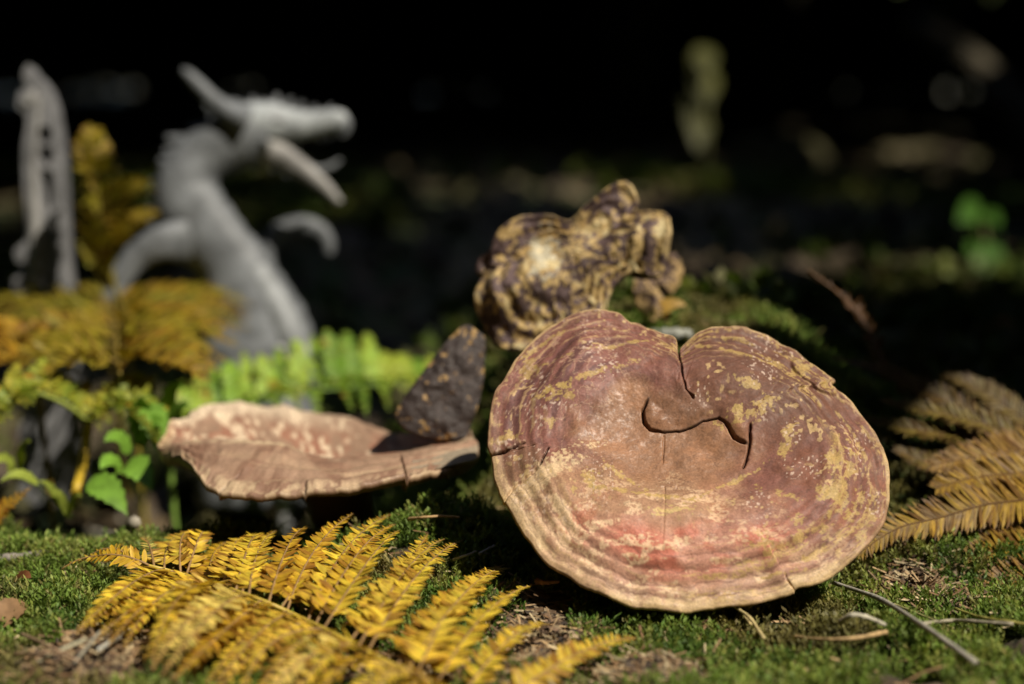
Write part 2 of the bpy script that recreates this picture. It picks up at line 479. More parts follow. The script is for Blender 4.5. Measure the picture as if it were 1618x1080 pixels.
CRK1 = zz([(716,150),(720,230),(726,285),(738,325),(762,350)])
CRK2 = zz([(955,440),(958,490),(948,540),(935,570)])
CRK3 = zz([(70,507),(120,498),(190,482)])
CRK4 = zz([(272,514),(258,540),(243,572)])
CRK5 = zz([(668,640),(664,720),(658,830),(655,880)])
CRK6 = zz([(120,668),(150,630),(235,580)])
CRK7 = zz([(1250,270),(1215,305),(1180,290),(1060,225)])
CRK8 = zz([(1118,972),(1095,948),(1080,925)])
CRK9 = zz([(668,455),(666,500),(664,545)])
def big_h(px, py, r, a):
    base = 0.012 - 0.016 * sstep(0.55, 1.0, r) ** 1.5 * (0.75 + 0.25 * np.sin(a))
    w = r + 0.05 * (fbm(np.cos(a) * 3, np.sin(a) * 3, r * 4, 71) - 0.5)
    rings = np.sin(w * 92) * 0.00035 * sstep(0.55, 0.8, r) + np.sin(w * 26 + 1) * 0.0004 * sstep(0.3, 0.6, r)
    rings = rings * (0.5 + fbm(np.cos(a) * 5, np.sin(a) * 5, 0, 73))
    bowl = -0.011 * blob(px, py, 1062, 722, 150, 70, 4, soft=0.9)
    und = 0.009 * (fbm(px * 0.012, py * 0.016, 0, 75, 3) - 0.5) + 0.0007 * (fbm(px * 0.09, py * 0.12, 0, 76, 3) - 0.5)
    h = base + rings + bowl + und
    # raised lip that overhangs the bowl
    sd, t = seg_dist(px, py, LIP)
    ends = sstep(0.0, 0.06, t) * (1 - sstep(0.94, 1.0, t))
    up = -sd
    h = h + 0.0026 * ends * sstep(-1.0, 16.0, up) * np.exp(-np.maximum(up, 0) / 38)
    wl = 0.9 + 0.8 * (blob(px, py, 1022, 665, 18, 30, 0, None, 0.5) + blob(px, py, 1160, 695, 26, 22, 0, None, 0.5))
    h = h - 0.0065 * ends * np.exp(-((up + 0.5 + 2.5 * (fbm(px * 0.12, py * 0.12, 0, 85, 2) - 0.5)) / wl) ** 2) * (0.35 + 0.65 * np.minimum(1, (wl - 0.9) * 1.3 + 0.25))
    for L, dep, wd in ((CRK1, 0.0045, 1.7), (CRK2, 0.004, 1.6), (CRK3, 0.005, 1.5), (CRK4, 0.003, 1.3), (CRK5, 0.0007, 1.1), (CRK6, 0.002, 2), (CRK8, 0.0012, 1.6), (CRK9, 0.0008, 1.6)):
        s, t = seg_dist(px, py, L)
        s = s + 2.0 * (fbm(px * 0.15, py * 0.15, 0, 83, 2) - 0.5)
        h = h - dep * np.exp(-(s / wd) ** 2) * sstep(-0.05, 0.06, 1 - t)
    # side of the notch: right lobe sits lower
    s, t = seg_dist(px, py, CRK1)
    h = h + 0.003 * np.tanh(s / 4) * np.exp(-np.abs(s) / 45) * (1 - sstep(0.8, 1.0, t))
    # broken scale on the right rim
    s, t = seg_dist(px, py, CRK7)
    h = h + 0.002 * blob(px, py, 1285, 600, 42, 16, 35, soft=0.1)
    # lighter, thinner lip line at the rim
    h = h - 0.0004 * sstep(0.945, 0.97, r + 0.01 * (fbm(np.cos(a) * 8, np.sin(a) * 8, 0, 79) - 0.5))
    h = h + 0.004 * (fbm(np.cos(a) * 6 + 5, np.sin(a) * 6, 0, 81) - 0.5) * sstep(0.8, 1, r)
    return h
def big_c(px, py, r, a):
    ca, sa = np.cos(a), np.sin(a)
    nA = fbm(px * 0.020, py * 0.024, 0, 101, 5)
    nB = fbm(px * 0.055, py * 0.065, 0, 103, 4)
    nF = fbm(px * 0.22, py * 0.26, 0, 105, 3)
    w = r + 0.035 * (fbm(ca * 4, sa * 4, r * 5, 107) - 0.5)
    nR = fbm(w * 26, a * 3.2, 0, 109, 4)          # streaks that follow the rings
    nR2 = fbm(w * 55, a * 7.0, 0, 111, 3)
    c = np.ones(px.shape + (3,)) * np.array([0.200, 0.080, 0.050])
    c = mixc(c, (0.205, 0.088, 0.070), sstep(0.45, 0.62, nA) * 0.7)
    c = mixc(c, (0.120, 0.055, 0.040), sstep(0.52, 0.75, nB) * 0.4 * (1 - sstep(760, 840, py)))
    # purple-brown banded upper left lobe
    ul = blob(px, py, 880, 610, 150, 110, -35, soft=0.6)
    c = mixc(c, (0.225, 0.095, 0.080), ul * 0.7)
    c = mixc(c, (0.120, 0.055, 0.052), ul * sstep(0.5, 0.62, nR) * 0.75)
    # right upper lobe: brown darkened in the colour for the tree shade there
    ur = blob(px, py, 1210, 610, 150, 80, 30, soft=0.6)
    c = mixc(c, (0.120, 0.058, 0.038), ur * 0.75)
    # red zone low in front, its colour brightened for the light there
    red = blob(px, py, 1010, 862, 225, 78, 2, (nA - 0.5) * 1.0, 0.6)
    c = mixc(c, (0.50, 0.245, 0.17), red * 0.9)
    c = mixc(c, (0.46, 0.135, 0.088), red * np.maximum(sstep(0.46, 0.64, fbm(px * 0.022, py * 0.028, 0, 113, 3)), blob(px, py, 1005, 872, 40, 26, 20, (nA - 0.5), 0.6)) * 0.85)
    # pale tan front belt and the left front quarter
    lo = sstep(0.25, 0.9, sa) * sstep(0.76, 0.90, r)
    c = mixc(c, (0.47, 0.30, 0.20), lo * (0.45 + 0.35 * sstep(0.35, 0.6, nR)))
    c = mixc(c, (0.43, 0.285, 0.165), blob(px, py, 850, 850, 60, 130, -38, (nB - 0.5), 0.5) * 0.45)
    # olive tan belt in front of the bowl
    c = mixc(c, (0.30, 0.190, 0.100), blob(px, py, 1010, 795, 190, 42, 6, (nA - 0.5), 0.5) * 0.6)
    # smooth tan pool in the middle and the left wedge
    cen = blob(px, py, 1045, 705, 135, 62, 8, (nB - 0.5) * 0.5, 0.35)
    cen = np.maximum(cen, blob(px, py, 995, 655, 42, 42, 0, None, 0.3))
    c = mixc(c, (0.270, 0.140, 0.076), cen * 0.9)
    c = mixc(c, (0.335, 0.165, 0.088), cen * sstep(0.5, 0.6, nA) * 0.6)
    c = mixc(c, (0.18, 0.095, 0.055), cen * sstep(0.58, 0.7, nB) * 0.4)
    c = mixc(c, (0.245, 0.130, 0.078), blob(px, py, 822, 742, 38, 36, -20, None, 0.4) * 0.8)
    c = mixc(c, (0.165, 0.085, 0.052), blob(px, py, 1075, 655, 55, 26, 0, None, 0.5) * 0.6)
    # cream flakes of the front and left front, also brightened to look lit
    nH = fbm(px * 0.030, py * 0.075, 0, 141, 4)
    fl = sstep(0.55, 0.62, nH + 0.05 * lo) * np.maximum(red, lo) * 0.75
    c = mixc(c, (0.68, 0.48, 0.30), fl * sstep(0.35, 0.5, nF))
    c = mixc(c, (0.60, 0.43, 0.25), blob(px, py, 850, 765, 75, 16, -32, (nF - 0.5) * 1.8 + (nB - 0.5) * 1.5, 0.2) * 0.85)
    c = mixc(c, (0.62, 0.45, 0.27), blob(px, py, 890, 820, 30, 9, 55, (nF - 0.5) * 1.4, 0.2) * 0.8)
    c = mixc(c, (0.62, 0.45, 0.27), blob(px, py, 835, 830, 18, 34, -35, (nF - 0.5) * 1.8 + (nB - 0.5) * 2, 0.2) * 0.7)
    # ochre: rings at the rim, spots and combs
    ring_l = sstep(0.575, 0.62, nR) * sstep(0.70, 0.80, r) * sstep(-0.25, 0.3, ca + 0.45 * (sa < -0.1))
    och = np.array([0.43, 0.29, 0.10])
    c = mixc(c, och, ring_l * 0.7 * sstep(0.35, 0.55, nF))
    lines = sstep(0.72, 0.95, np.sin(w * 92 + 5 * (nB - 0.5))) * sstep(0.62, 0.78, r) * sstep(0.42, 0.56, fbm(a * 6, r * 10, 0, 161, 3))
    c = mixc(c, (0.46, 0.30, 0.15), lines * 0.55)
    dl = sstep(0.75, 0.97, -np.sin(w * 92 + 5 * (nB - 0.5))) * sstep(0.62, 0.78, r)
    c = mixc(c, (0.11, 0.05, 0.035), dl * 0.45)
    spots = [(1330,770,22,52,14),(1318,735,14,30,18),(1300,790,16,12,0),(1355,790,10,40,18),(1372,830,9,40,30),(1240,705,12,34,8),(1165,672,42,12,-12),(1195,655,34,7,-18),(1228,790,30,6,24),(1300,840,14,8,-30),(1250,600,56,9,-32),(1185,628,26,8,20),(925,612,70,6,-18),(960,565,70,4,-10),(900,640,14,9,0),(873,640,10,16,10),(868,675,9,8,0),(885,625,12,8,0),(800,690,24,7,-20),(860,545,60,5,-30),(835,590,12,24,30),(1180,575,90,4,18),(1140,540,50,3,5),(1240,560,60,4,38),(1290,585,34,4,38),(1000,790,90,5,8),(1150,770,70,4,-28),(975,753,40,6,35),(1045,822,34,9,0),(1195,860,16,6,-8),(1200,872,20,6,-8),(1210,884,18,6,-8),(1258,850,9,22,-10),(1275,884,22,8,-8),(930,770,9,22,0),(905,785,8,8,0),(1243,905,40,4,-10)]
    for (x, y, rx, ry, ro) in spots:
        rx, ry = rx * 0.85, ry * 0.72
        e = blob(px, py, x, y, rx, ry, ro, (nF - 0.47) * 3.2 + (nB - 0.47) * 3.0, 0.22)
        c = mixc(c, och if y < 800 or x > 1150 else (0.55, 0.40, 0.16), e * 0.75)
    # scratches and small flecks
    quiet = 1 - np.maximum(cen, 0.6 * red)
    sp = quiet * sstep(0.70, 0.76, fbm(px * 0.13, py * 0.13, 0, 121, 2)) * sstep(0.48, 0.60, fbm(px * 0.016, py * 0.016, 0, 125, 2))
    c = mixc(c, (0.50, 0.34, 0.16), sp * 0.8)
    sp2 = quiet * sstep(0.76, 0.82, noise(px * 0.30, py * 0.32, 0, 127)) * sstep(0.54, 0.62, fbm(px * 0.02, py * 0.02, 0, 128, 2))
    c = mixc(c, (0.66, 0.50, 0.40), sp2 * 0.6)
    ridged = 1 - np.abs(2 * fbm(px * 0.05, py * 0.05, 0, 123, 4) - 1)
    c = mixc(c, (0.42, 0.26, 0.17), sstep(0.955, 0.985, ridged) * ul * 0.6)
    c = mixc(c, (0.10, 0.05, 0.035), sstep(0.965, 0.99, 1 - np.abs(2 * fbm(px * 0.035, py * 0.045, 0, 131, 4) - 1)) * 0.35)
    # pale rim
    rimn = r + 0.02 * (nR2 - 0.5)
    nR3 = fbm(ca * 9 + 3, sa * 9, r * 9, 151, 3)
    c = mixc(c, (0.56, 0.40, 0.225), sstep(0.930, 0.958, rimn + 0.05 * (nR3 - 0.5)) * sstep(0.0, 0.7, sa - 0.2 * ca) * (0.30 + 0.6 * sstep(0.42, 0.56, nR3)))
    c = mixc(c, (0.47, 0.325, 0.16), sstep(0.980, 0.990, rimn) * (0.35 + 0.5 * sstep(0.42, 0.55, nR3)))
    c = mixc(c, (0.16, 0.09, 0.06), sstep(0.60, 0.66, nR2) * sstep(0.88, 0.93, r) * 0.45)
    # lip and cracks darkened in the colour for the shade inside them
    for L, wd in ((LIP, 1.9), (CRK1, 1.8), (CRK2, 1.6), (CRK3, 1.6), (CRK4, 1.4)):
        s, t = seg_dist(px, py, L)
        c = mixc(c, (0.04, 0.02, 0.014), np.exp(-(s / wd) ** 2) * 0.8)
    c = c * (0.86 + 0.28 * nF)[..., None] * (0.9 + 0.2 * nR2)[..., None]
    rg = 0.63 + 0.15 * (nB - 0.5) - 0.20 * cen * sstep(0.45, 0.6, nF) - 0.06 * ul
    return np.clip(c, 0.01, 0.8), np.clip(rg, 0.22, 0.9)
big_V, big_F, big_C_, big_R, big_P = cap_mesh(big_out, BIG_C, 0.95, BIG_N, 270, 900, 0.014, big_h, big_c, edge=0.0042, rpow=1.03)
print('big cap z', big_V[:, 2].min(), big_V[:, 2].max(), 'y', big_V[:, 1].min(), big_V[:, 1].max())
b0 = big_V[np.argmin(big_V[:, 2])]
big = empty('bracket_mushroom', (b0[0], b0[1], b0[2]))
tag(big, 'large kidney-shaped red-brown mushroom cap with ochre flakes leaning on the mossy mound', 'mushroom')
mesh_obj('cap', big_V, big_F, M_CAP, big, big_C_, attrs={'Rough': big_R})
pc = W(1075, 690, 0.985)
Pst = catmull([pc + np.array([0, 0.012, -0.022]), pc + np.array([0.004, 0.05, -0.04]), pc + np.array([0.01, 0.085, -0.06])], 12)
V, Fs = tube(Pst, np.linspace(0.020, 0.014, 12), 14, wob=0.15)
mesh_obj('stem', V, Fs, M_CAP2, big, np.broadcast_to((0.10, 0.05, 0.03), V.shape))

# ---- the dark weathered cap behind it
back_out = [(748,405),(756,393),(772,390),(780,378),(800,360),(822,347),(846,341),(872,342),(893,347),(912,340),(926,329),(944,317),(966,304),(985,298),(1002,305),(1008,322),(1004,336),(1022,336),(1042,338),(1056,348),(1058,364),(1061,380),(1056,400),(1050,418),(1040,430),(1028,428),(1020,416),(1004,414),(996,424),(980,434),(966,446),(958,468),(955,488),(940,498),(920,504),(906,512),(896,526),(880,530),(858,520),(852,528),(836,532),(812,530),(788,526),(772,510),(760,494),(750,476),(747,450),(752,428),(764,414),(752,412)]
BACK_CR = [[(868,536),(872,500),(868,470)], [(905,520),(892,490),(886,475)], [(800,535),(802,512)], [(838,536),(840,515)]]
def back_h(px, py, r, a):
    f = (px - 900) * 0.35 + (py - 395)                     # across the folds, left low to right high
    h = 0.0055 * np.sin((py - 0.30 * (900 - px)) * 0.062 + 0.6) * sstep(0.05, 0.3, r)
    h = h + 0.014 * (fbm(px * 0.010, py * 0.016, 0, 201, 2) - 0.5) + 0.0032 * (fbm(px * 0.05, py * 0.06, 0, 203, 3) - 0.5) + 0.0016 * (fbm(px * 0.18, py * 0.2, 0, 204, 3) - 0.5)
    h = h - 0.020 * sstep(440, 535, py) ** 1.6 - 0.012 * sstep(790, 745, px)
    h = h + 0.0012 * np.sin(r * 38 + 4 * fbm(px * 0.02, py * 0.02, 0, 205, 2)) * sstep(0.3, 0.6, r)
    h = h + 0.005 * blob(px, py, 1030, 375, 45, 50, 20, None, 0.9)
    for L in BACK_CR:
        s, t = seg_dist(px, py, L); h = h - 0.007 * np.exp(-(s / 2.4) ** 2) * (1 - 0.8 * t)
    return h
def back_c(px, py, r, a):
    nB = fbm(px * 0.045, py * 0.055, 0, 211, 4); nF = fbm(px * 0.16, py * 0.18, 0, 213, 3)
    w = r + 0.10 * (fbm(px * 0.02, py * 0.02, 0, 215) - 0.5)
    nR = 0.6 * fbm(w * 13, a * 4.0, 0, 217, 4) + 0.4 * fbm(w * 5, a * 16.0, 0, 218, 3)
    c = np.ones(px.shape + (3,)) * np.array([0.085, 0.052, 0.050])
    c = mixc(c, (0.15, 0.10, 0.095), sstep(0.45, 0.65, nB) * 0.7)
    c = mixc(c, (0.05, 0.028, 0.022), sstep(0.5, 0.7, fbm(px * 0.03, py * 0.03, 0, 219, 3)) * 0.6)
    c = mixc(c, (0.42, 0.29, 0.115), sstep(0.49, 0.525, nR * 0.5 + nB * 0.2 + nF * 0.3) * 0.95)
    c = mixc(c, (0.50, 0.41, 0.22), sstep(0.56, 0.64, nB) * sstep(0.48, 0.56, nR) * 0.9)
    c = mixc(c, (0.62, 0.56, 0.40), blob(px, py, 855, 405, 22, 30, 0, (nF - 0.5) * 2.4, 0.2) * 0.8)
    c = mixc(c, (0.46, 0.33, 0.15), sstep(0.93, 0.975, r + 0.03 * (nF - 0.5)) * sstep(480, 420, py) * sstep(0.42, 0.6, nB) * 0.8)
    for L in BACK_CR:
        s, t = seg_dist(px, py, L); c = mixc(c, (0.02, 0.012, 0.01), np.exp(-(s / 2.4) ** 2) * (1 - 0.7 * t))
    return np.clip(c * (0.8 + 0.4 * nF)[..., None], 0.01, 0.8), np.clip(0.6 - 0.25 * sstep(0.6, 0.8, nF), 0.3, 0.9)
V, Fq, C, Rg, P = cap_mesh(back_out, (900, 400), 1.135, (-0.10, -0.80, 0.60), 130, 560, 0.012, back_h, back_c, edge=0.005, under=(0.14, 0.09, 0.05))
b0 = V[np.argmin(V[:, 2])]
backm = empty('weathered_mushroom', b0)
tag(backm, 'wavy dark purple-brown mushroom cap crusted with ochre, bitten on one side, atop the mound', 'mushroom')
mesh_obj('cap', V, Fq, M_CAP2, backm, C, attrs={'Rough': Rg})
q = W(868, 470, 1.185)
V, Fs = tube(catmull([q + [0, 0.01, 0.01], q + [0.005, 0.03, -0.02], q + [0.01, 0.04, -0.075]], 12), np.linspace(0.022, 0.028, 12), 14, wob=0.2)
mesh_obj('stem', V, Fs, M_CAP2, backm, np.broadcast_to((0.07, 0.04, 0.025), V.shape))

# ---- curled broken piece beside it
def shard(name, outline, center, d, nrm, thick, seed, base, flake, label, amp=0.012, cut=0.52, edge=0.006):
    def hh(px, py, r, a):
        return amp * (fbm(px * 0.03, py * 0.03, 0, seed, 3) - 0.5) + amp * 0.25 * (fbm(px * 0.12, py * 0.12, 0, seed + 1, 3) - 0.5) - 0.004 * r ** 4
    def cc(px, py, r, a):
        nB = fbm(px * 0.07, py * 0.07, 0, seed + 3, 4); nF = fbm(px * 0.2, py * 0.2, 0, seed + 4, 3)
        c = np.ones(px.shape + (3,)) * np.array(base, float)
        c = mixc(c, np.array(base) * 1.9, sstep(0.5, 0.7, nB) * 0.6)
        c = mixc(c, flake, sstep(cut, cut + 0.06, nB * 0.5 + nF * 0.5 + 0.12 * sstep(0.8, 1.0, r)) * 0.85)
        return np.clip(c * (0.8 + 0.4 * nF)[..., None], 0.005, 0.8), np.full(px.shape, 0.6)
    V, Fq, C, Rg, P = cap_mesh(outline, center, d, nrm, 60, 260, thick, hh, cc, edge=edge, under=tuple(np.array(base) * 1.2))
    b = V[np.argmin(V[:, 2])]
    return V, Fq, C, Rg, b
V, Fq, C, Rg, b = shard('x', [(1006,430),(1020,424),(1040,428),(1052,412),(1060,397),(1074,400),(1084,415),(1083,436),(1074,447),(1066,458),(1064,446),(1050,442),(1036,448),(1030,462),(1040,478),(1056,486),(1064,500),(1048,506),(1030,506),(1022,492),(1012,470),(1004,452)], (1030,440), 1.20, (0.25, -0.8, 0.5), 0.006, 231, (0.09, 0.055, 0.045), (0.40, 0.27, 0.11), '', 0.022, 0.47)
o = mesh_obj('mushroom_fragment', V, Fq, M_CAP2, None, C, attrs={'Rough': Rg})
tag(o, 'small curled tan scrap of mushroom behind the bitten side of the dark wavy cap', 'mushroom fragment')

# ---- dark wedge standing on the flat cap
V, Fq, C, Rg, b = shard('x', [(737,510),(752,517),(767,530),(768,556),(765,590),(762,612),(757,634),(748,660),(736,688),(716,692),(690,690),(662,684),(640,672),(627,655),(630,640),(646,616),(660,598),(676,576),(700,545),(722,520)], (706,622), 1.10, (0.12, -0.93, 0.38), 0.010, 251, (0.036, 0.025, 0.022), (0.36, 0.22, 0.075), '', 0.007, 0.645, 0.010)
wx = (V[:, 0] / (V[:, 1] + 1e-6))
o = mesh_obj('mushroom_wedge', V, Fq, M_CAP2, None, C, attrs={'Rough': Rg})
tag(o, 'blackish triangular broken mushroom wedge standing on the end of the flat cap', 'mushroom fragment')

# ---- the flat cap seen from its edge (lofted through four measured curves)
CF = [(257,720,1.085),(285,718,1.06),(310,745,1.03),(335,768,1.012),(400,778,1.0),(480,776,1.0),(560,766,1.0),(640,749,1.01),(700,735,1.03),(754,716,1.06)]
CC_ = [(249,705,1.10),(290,701,1.085),(330,697,1.075),(400,697,1.062),(450,707,1.06),(500,721,1.055),(560,722,1.055),(640,714,1.06),(700,706,1.07),(756,703,1.08)]
CD = [(256,690,1.12),(290,694,1.115),(330,696,1.12),(400,699,1.125),(450,709,1.125),(500,720,1.12),(560,720,1.12),(640,711,1.115),(700,702,1.10),(752,698,1.09)]
CB = [(270,676,1.135),(288,664,1.155),(318,652,1.18),(370,644,1.20),(420,644,1.21),(480,655,1.21),(550,668,1.20),(620,686,1.17),(690,692,1.13),(744,690,1.10)]
NS, NT = 420, 110
curves = [catmull([W(*p) for p in L], NS) for L in (CF, CC_, CD, CB)]
pxs = np.linspace(250, 755, NS)
tt = np.linspace(0, 1, NT)
loft = np.stack([catmull(np.stack([cv[i] for cv in curves]), NT) for i in range(NS)])     # NS, NT, 3
S = np.linspace(0, 1, NS)[:, None] * np.ones(NT)[None]; T = np.ones(NS)[:, None] * tt[None]
wob = 0.004 * (fbm(S * 7, T * 3, 0, 301, 3) - 0.5) + 0.0018 * (fbm(S * 40, T * 14, 0, 303, 3) - 0.5) + 0.0009 * np.sin(T * 70 + 6 * fbm(S * 4, T * 2, 0, 305, 2)) * sstep(0.45, 0.1, T)
edge_band = np.minimum(np.minimum(T, 1 - T) * 3, np.minimum(S, 1 - S) * 8)
cr = np.exp(-((S - 0.772 - 0.05 * (0.2 - T)) / 0.0022) ** 2) * sstep(0.42, 0.25, T)
wob = wob - 0.006 * cr
for (s0, k0, t0_) in ((0.36, 0.10, 0.14), (0.56, -0.08, 0.10), (0.90, 0.05, 0.2)):
    c2 = np.exp(-((S - s0 - k0 * T + 0.01 * (fbm(T * 30, S * 3, 0, 331, 2) - 0.5)) / 0.0018) ** 2) * sstep(t0_, t0_ * 0.5, T); wob = wob - 0.003 * c2; cr = np.maximum(cr, c2)
wob = wob + sstep(0.14, 0.0, T) * 0.0040 * (fbm(S * 26, 0 * T, 0, 333, 4) - 0.5) + sstep(0.8, 1.0, T) * (0.010 * (fbm(S * 9, 0 * T, 0, 335, 4) - 0.5) + 0.003)
step = sstep(0.772, 0.776, S + 0.05 * (T - 0.2)) * sstep(0.42, 0.2, T)
wob = wob - 0.0022 * step
top = loft.copy(); top[..., 2] += wob
nB = fbm(S * 16, T * 6, 0, 311, 4); nF = fbm(S * 60, T * 22, 0, 313, 3); nS = fbm(S * 5, T * 34, 0, 315, 4)
c = np.ones(S.shape + (3,)) * np.array([0.31, 0.195, 0.130])
c = mixc(c, (0.20, 0.105, 0.068), sstep(0.45, 0.65, nB) * 0.7)
c = mixc(c, (0.36, 0.165, 0.105), sstep(0.38, 0.55, nB) * sstep(0.35, 0.45, T) * sstep(0.95, 0.75, T) * 0.85)
c = mixc(c, (0.56, 0.41, 0.25), sstep(0.57, 0.66, nS) * sstep(0.30, 0.1, T) * 0.35)
c = mixc(c, (0.66, 0.52, 0.36), sstep(0.55, 0.62, nF * 0.6 + nB * 0.4) * sstep(0.4, 0.55, T) * sstep(0.85, 0.6, S) * 0.85)
c = mixc(c, (0.70, 0.56, 0.40), sstep(0.86, 0.97, T + 0.1 * (nF - 0.5)) * sstep(0.75, 0.4, S) * 0.8)
c = mixc(c, (0.62, 0.48, 0.30), np.exp(-((T - 0.345) / 0.028) ** 2) * sstep(0.55, 0.45, S) * sstep(0.40, 0.55, nF) * 0.7)  # highlight along the crest painted into the colour
c = mixc(c, (0.56, 0.41, 0.22), sstep(0.09, 0.0, S) * sstep(0.45, 0.52, nF) * 0.8)
c = mixc(c, (0.50, 0.37, 0.23), sstep(0.10, 0.03, T) * sstep(0.42, 0.55, nF) * 0.7)
c = mixc(c, (0.50, 0.38, 0.25), sstep(0.80, 0.92, S) * sstep(0.42, 0.55, nS) * 0.7)
c = mixc(c, (0.03, 0.02, 0.012), cr * 0.9)
c = np.clip(c * (0.8 + 0.4 * nF)[..., None], 0.02, 0.8)
thk = 0.0035 + 0.014 * np.clip(edge_band, 0, 1) ** 0.8
bot = top.copy(); bot[..., 2] -= thk
mid_y = top[..., 1].mean()
V = np.concatenate([top.reshape(-1, 3), bot.reshape(-1, 3)])
C = np.concatenate([c.reshape(-1, 3), np.broadcast_to((0.16, 0.09, 0.045), c.reshape(-1, 3).shape)])
ii = np.arange(NS * NT).reshape(NS, NT); jj = ii + NS * NT
Fq = [np.stack([ii[:-1, :-1], ii[1:, :-1], ii[1:, 1:], ii[:-1, 1:]], -1).reshape(-1, 4), np.stack([jj[:-1, :-1], jj[:-1, 1:], jj[1:, 1:], jj[1:, :-1]], -1).reshape(-1, 4)]
def skirt(a, b): return np.stack([a[:-1], b[:-1], b[1:], a[1:]], -1)
Fq += [skirt(ii[:, 0], jj[:, 0]), skirt(ii[::-1, -1], jj[::-1, -1]), skirt(ii[::-1, 0][:0], jj[::-1, 0][:0]), skirt(ii[0, ::-1], jj[0, ::-1]), skirt(ii[-1], jj[-1])]
Fq = np.concatenate([f for f in Fq if len(f)])
gb = W(560, 800, 1.10)
sx, sy = gb[0], gb[1]
flat = empty('flat_mushroom', (sx, sy, float(H(sx, sy))))
tag(flat, 'flat tan mushroom cap with an upturned pale rim jutting out over the dark hollow', 'mushroom')
mesh_obj('cap', V, Fq, M_CAP, flat, C, attrs={'Rough': np.full(len(V), 0.55)})
cz = top[NS * 6 // 10, NT // 2]
V, Fs = tube(catmull([cz + [0, 0, -0.008], [cz[0] + 0.005, cz[1], cz[2] - 0.03], [sx, sy, float(H(sx, sy)) - 0.012]], 14), np.linspace(0.026, 0.016, 14), 14, wob=0.2)
mesh_obj('stem', V, Fs, M_CAP2, flat, np.broadcast_to((0.11, 0.055, 0.025), V.shape))
# layered broken slip under its right edge
o_l = [(648,752),(690,743),(735,732),(752,728),(754,722)]
a_ = catmull([W(x, y - 3, 1.02 + 0.04 * i / 4) for i, (x, y) in enumerate(o_l)], 40)
b_ = catmull([W(x, y + 2, 1.028 + 0.04 * i / 4) for i, (x, y) in enumerate(o_l)], 40)
c_ = a_ + [0, 0.03, 0.002]; d_ = b_ + [0, 0.03, 0.0]
V = np.concatenate([a_, b_, d_, c_]); Fs = []
for i in range(39):
    for k in range(4):
        k2 = (k + 1) % 4
        Fs.append((k * 40 + i, k2 * 40 + i, k2 * 40 + i + 1, k * 40 + i + 1))
Fs += [(0, 120, 80, 40), (39, 79, 119, 159)]
mesh_obj('lower_layer', V, Fs, M_CAP2, flat, np.broadcast_to((0.30, 0.24, 0.17), V.shape), smooth=False)

# ------------------------------------------------------------------ ferns
ST = np.array([0.0, 0.22, 0.5, 0.8, 1.0]); SW = np.array([0.50, 0.95, 1.0, 0.68, 0.03])
def pinnules(mb, P, up, n, length, wratio, ang, colfn, jit=0.12, curl=0.10, fold=0.25, t0=0.06, t1=0.99, tipfrac=0.12):
    """rows of small leaf segments on both sides of a midrib P"""
    P = np.asarray(P, float)
    T = unit(np.gradient(P, axis=0)); m = len(P)
    for sgn in (-1, 1):
        for i in range(n):
            t = t0 + (t1 - t0) * (i + 0.5 + 0.25 * sgn) / n + rng.normal() * 0.15 / n
            t = min(max(t, 0.0), 0.999)
            k = min(int(t * (m - 1)), m - 2); f = t * (m - 1) - k
            b = P[k] * (1 - f) + P[k + 1] * f; tg = T[k]
            nn = unit(up - (up @ tg) * tg); nn = unit(nn + rng.normal(0, jit, 3)); sd = np.cross(nn, tg)
            a = ang + rng.normal() * 0.10 - 0.35 * t
            d = unit(math.cos(a) * tg + sgn * math.sin(a) * sd + rng.normal(0, jit, 3) * 0.6)
            L = length * (tipfrac + (1 - tipfrac) * (1 - t ** 2.2)) * min(1, 0.72 + 3 * t) * rng.uniform(0.82, 1.12)
            w = L * wratio if wratio > 0 else -wratio
            e = unit(np.cross(d, nn)); n2 = np.cross(e, d)
            if n2 @ nn < 0: n2 = -n2
            cu = curl * (1 + rng.normal() * 1.0)
            ctr = b[None] + d[None] * (ST * L)[:, None] + n2[None] * (cu * L * ST ** 2)[:, None]
            lw = (SW * w * 0.5)[:, None]
            l = ctr + e * lw + n2 * lw * fold; r = ctr - e * lw + n2 * lw * fold
            V = np.stack([l, ctr, r], 1).reshape(-1, 3)
            Fs = []
            for s in range(4):
                o_ = s * 3
                Fs += [(o_, o_ + 1, o_ + 4, o_ + 3), (o_ + 1, o_ + 2, o_ + 5, o_ + 4)]
            C = colfn(t, V, ST)
            mb.add(V, Fs, C)
def leaf_color(base, var, brown, pb=0.25, tipb=0.3, spot=0.2):
    base = np.array(base, float); brown = np.array(brown, float)
    def fn(t, V, st):
        c = base * (1 + rng.normal(0, var)) * np.array([1 + rng.normal(0, var * 0.3), 1, 1])
        C = np.broadcast_to(c, V.shape).copy()
        k = np.repeat(st, 3)
        w = np.zeros(len(V))
        if rng.random() < pb: w = np.maximum(w, sstep(rng.uniform(0.1, 0.7), 1.1, k))
        if rng.random() < pb * 0.3: w = np.maximum(w, 0.75)
        w = np.maximum(w, (rng.random(len(V)) < spot) * 0.7)
        w = np.maximum(w, tipb * sstep(0.75, 1.0, t))
        w[1::3] = np.maximum(w[1::3], 0.25)
        return C * (1 - w[:, None]) + brown * w[:, None]
    return fn
def rib(mb, P, r0, r1, col, seg=5):
    V, Fs = tube(P, np.linspace(r0, r1, len(P)), seg)
    mb.add(V, Fs, col)
def sag_path(b, t, n=14, arch=0.0, bend=None, up=(0, 0, 1)):
    b = np.asarray(b, float); t = np.asarray(t, float); s = np.linspace(0, 1, n)[:, None]
    P = b * (1 - s) + t * s + np.array(up) * (arch * 4 * s * (1 - s))
    if bend is not None: P = P + np.asarray(bend) * (4 * s * (1 - s))
    return P
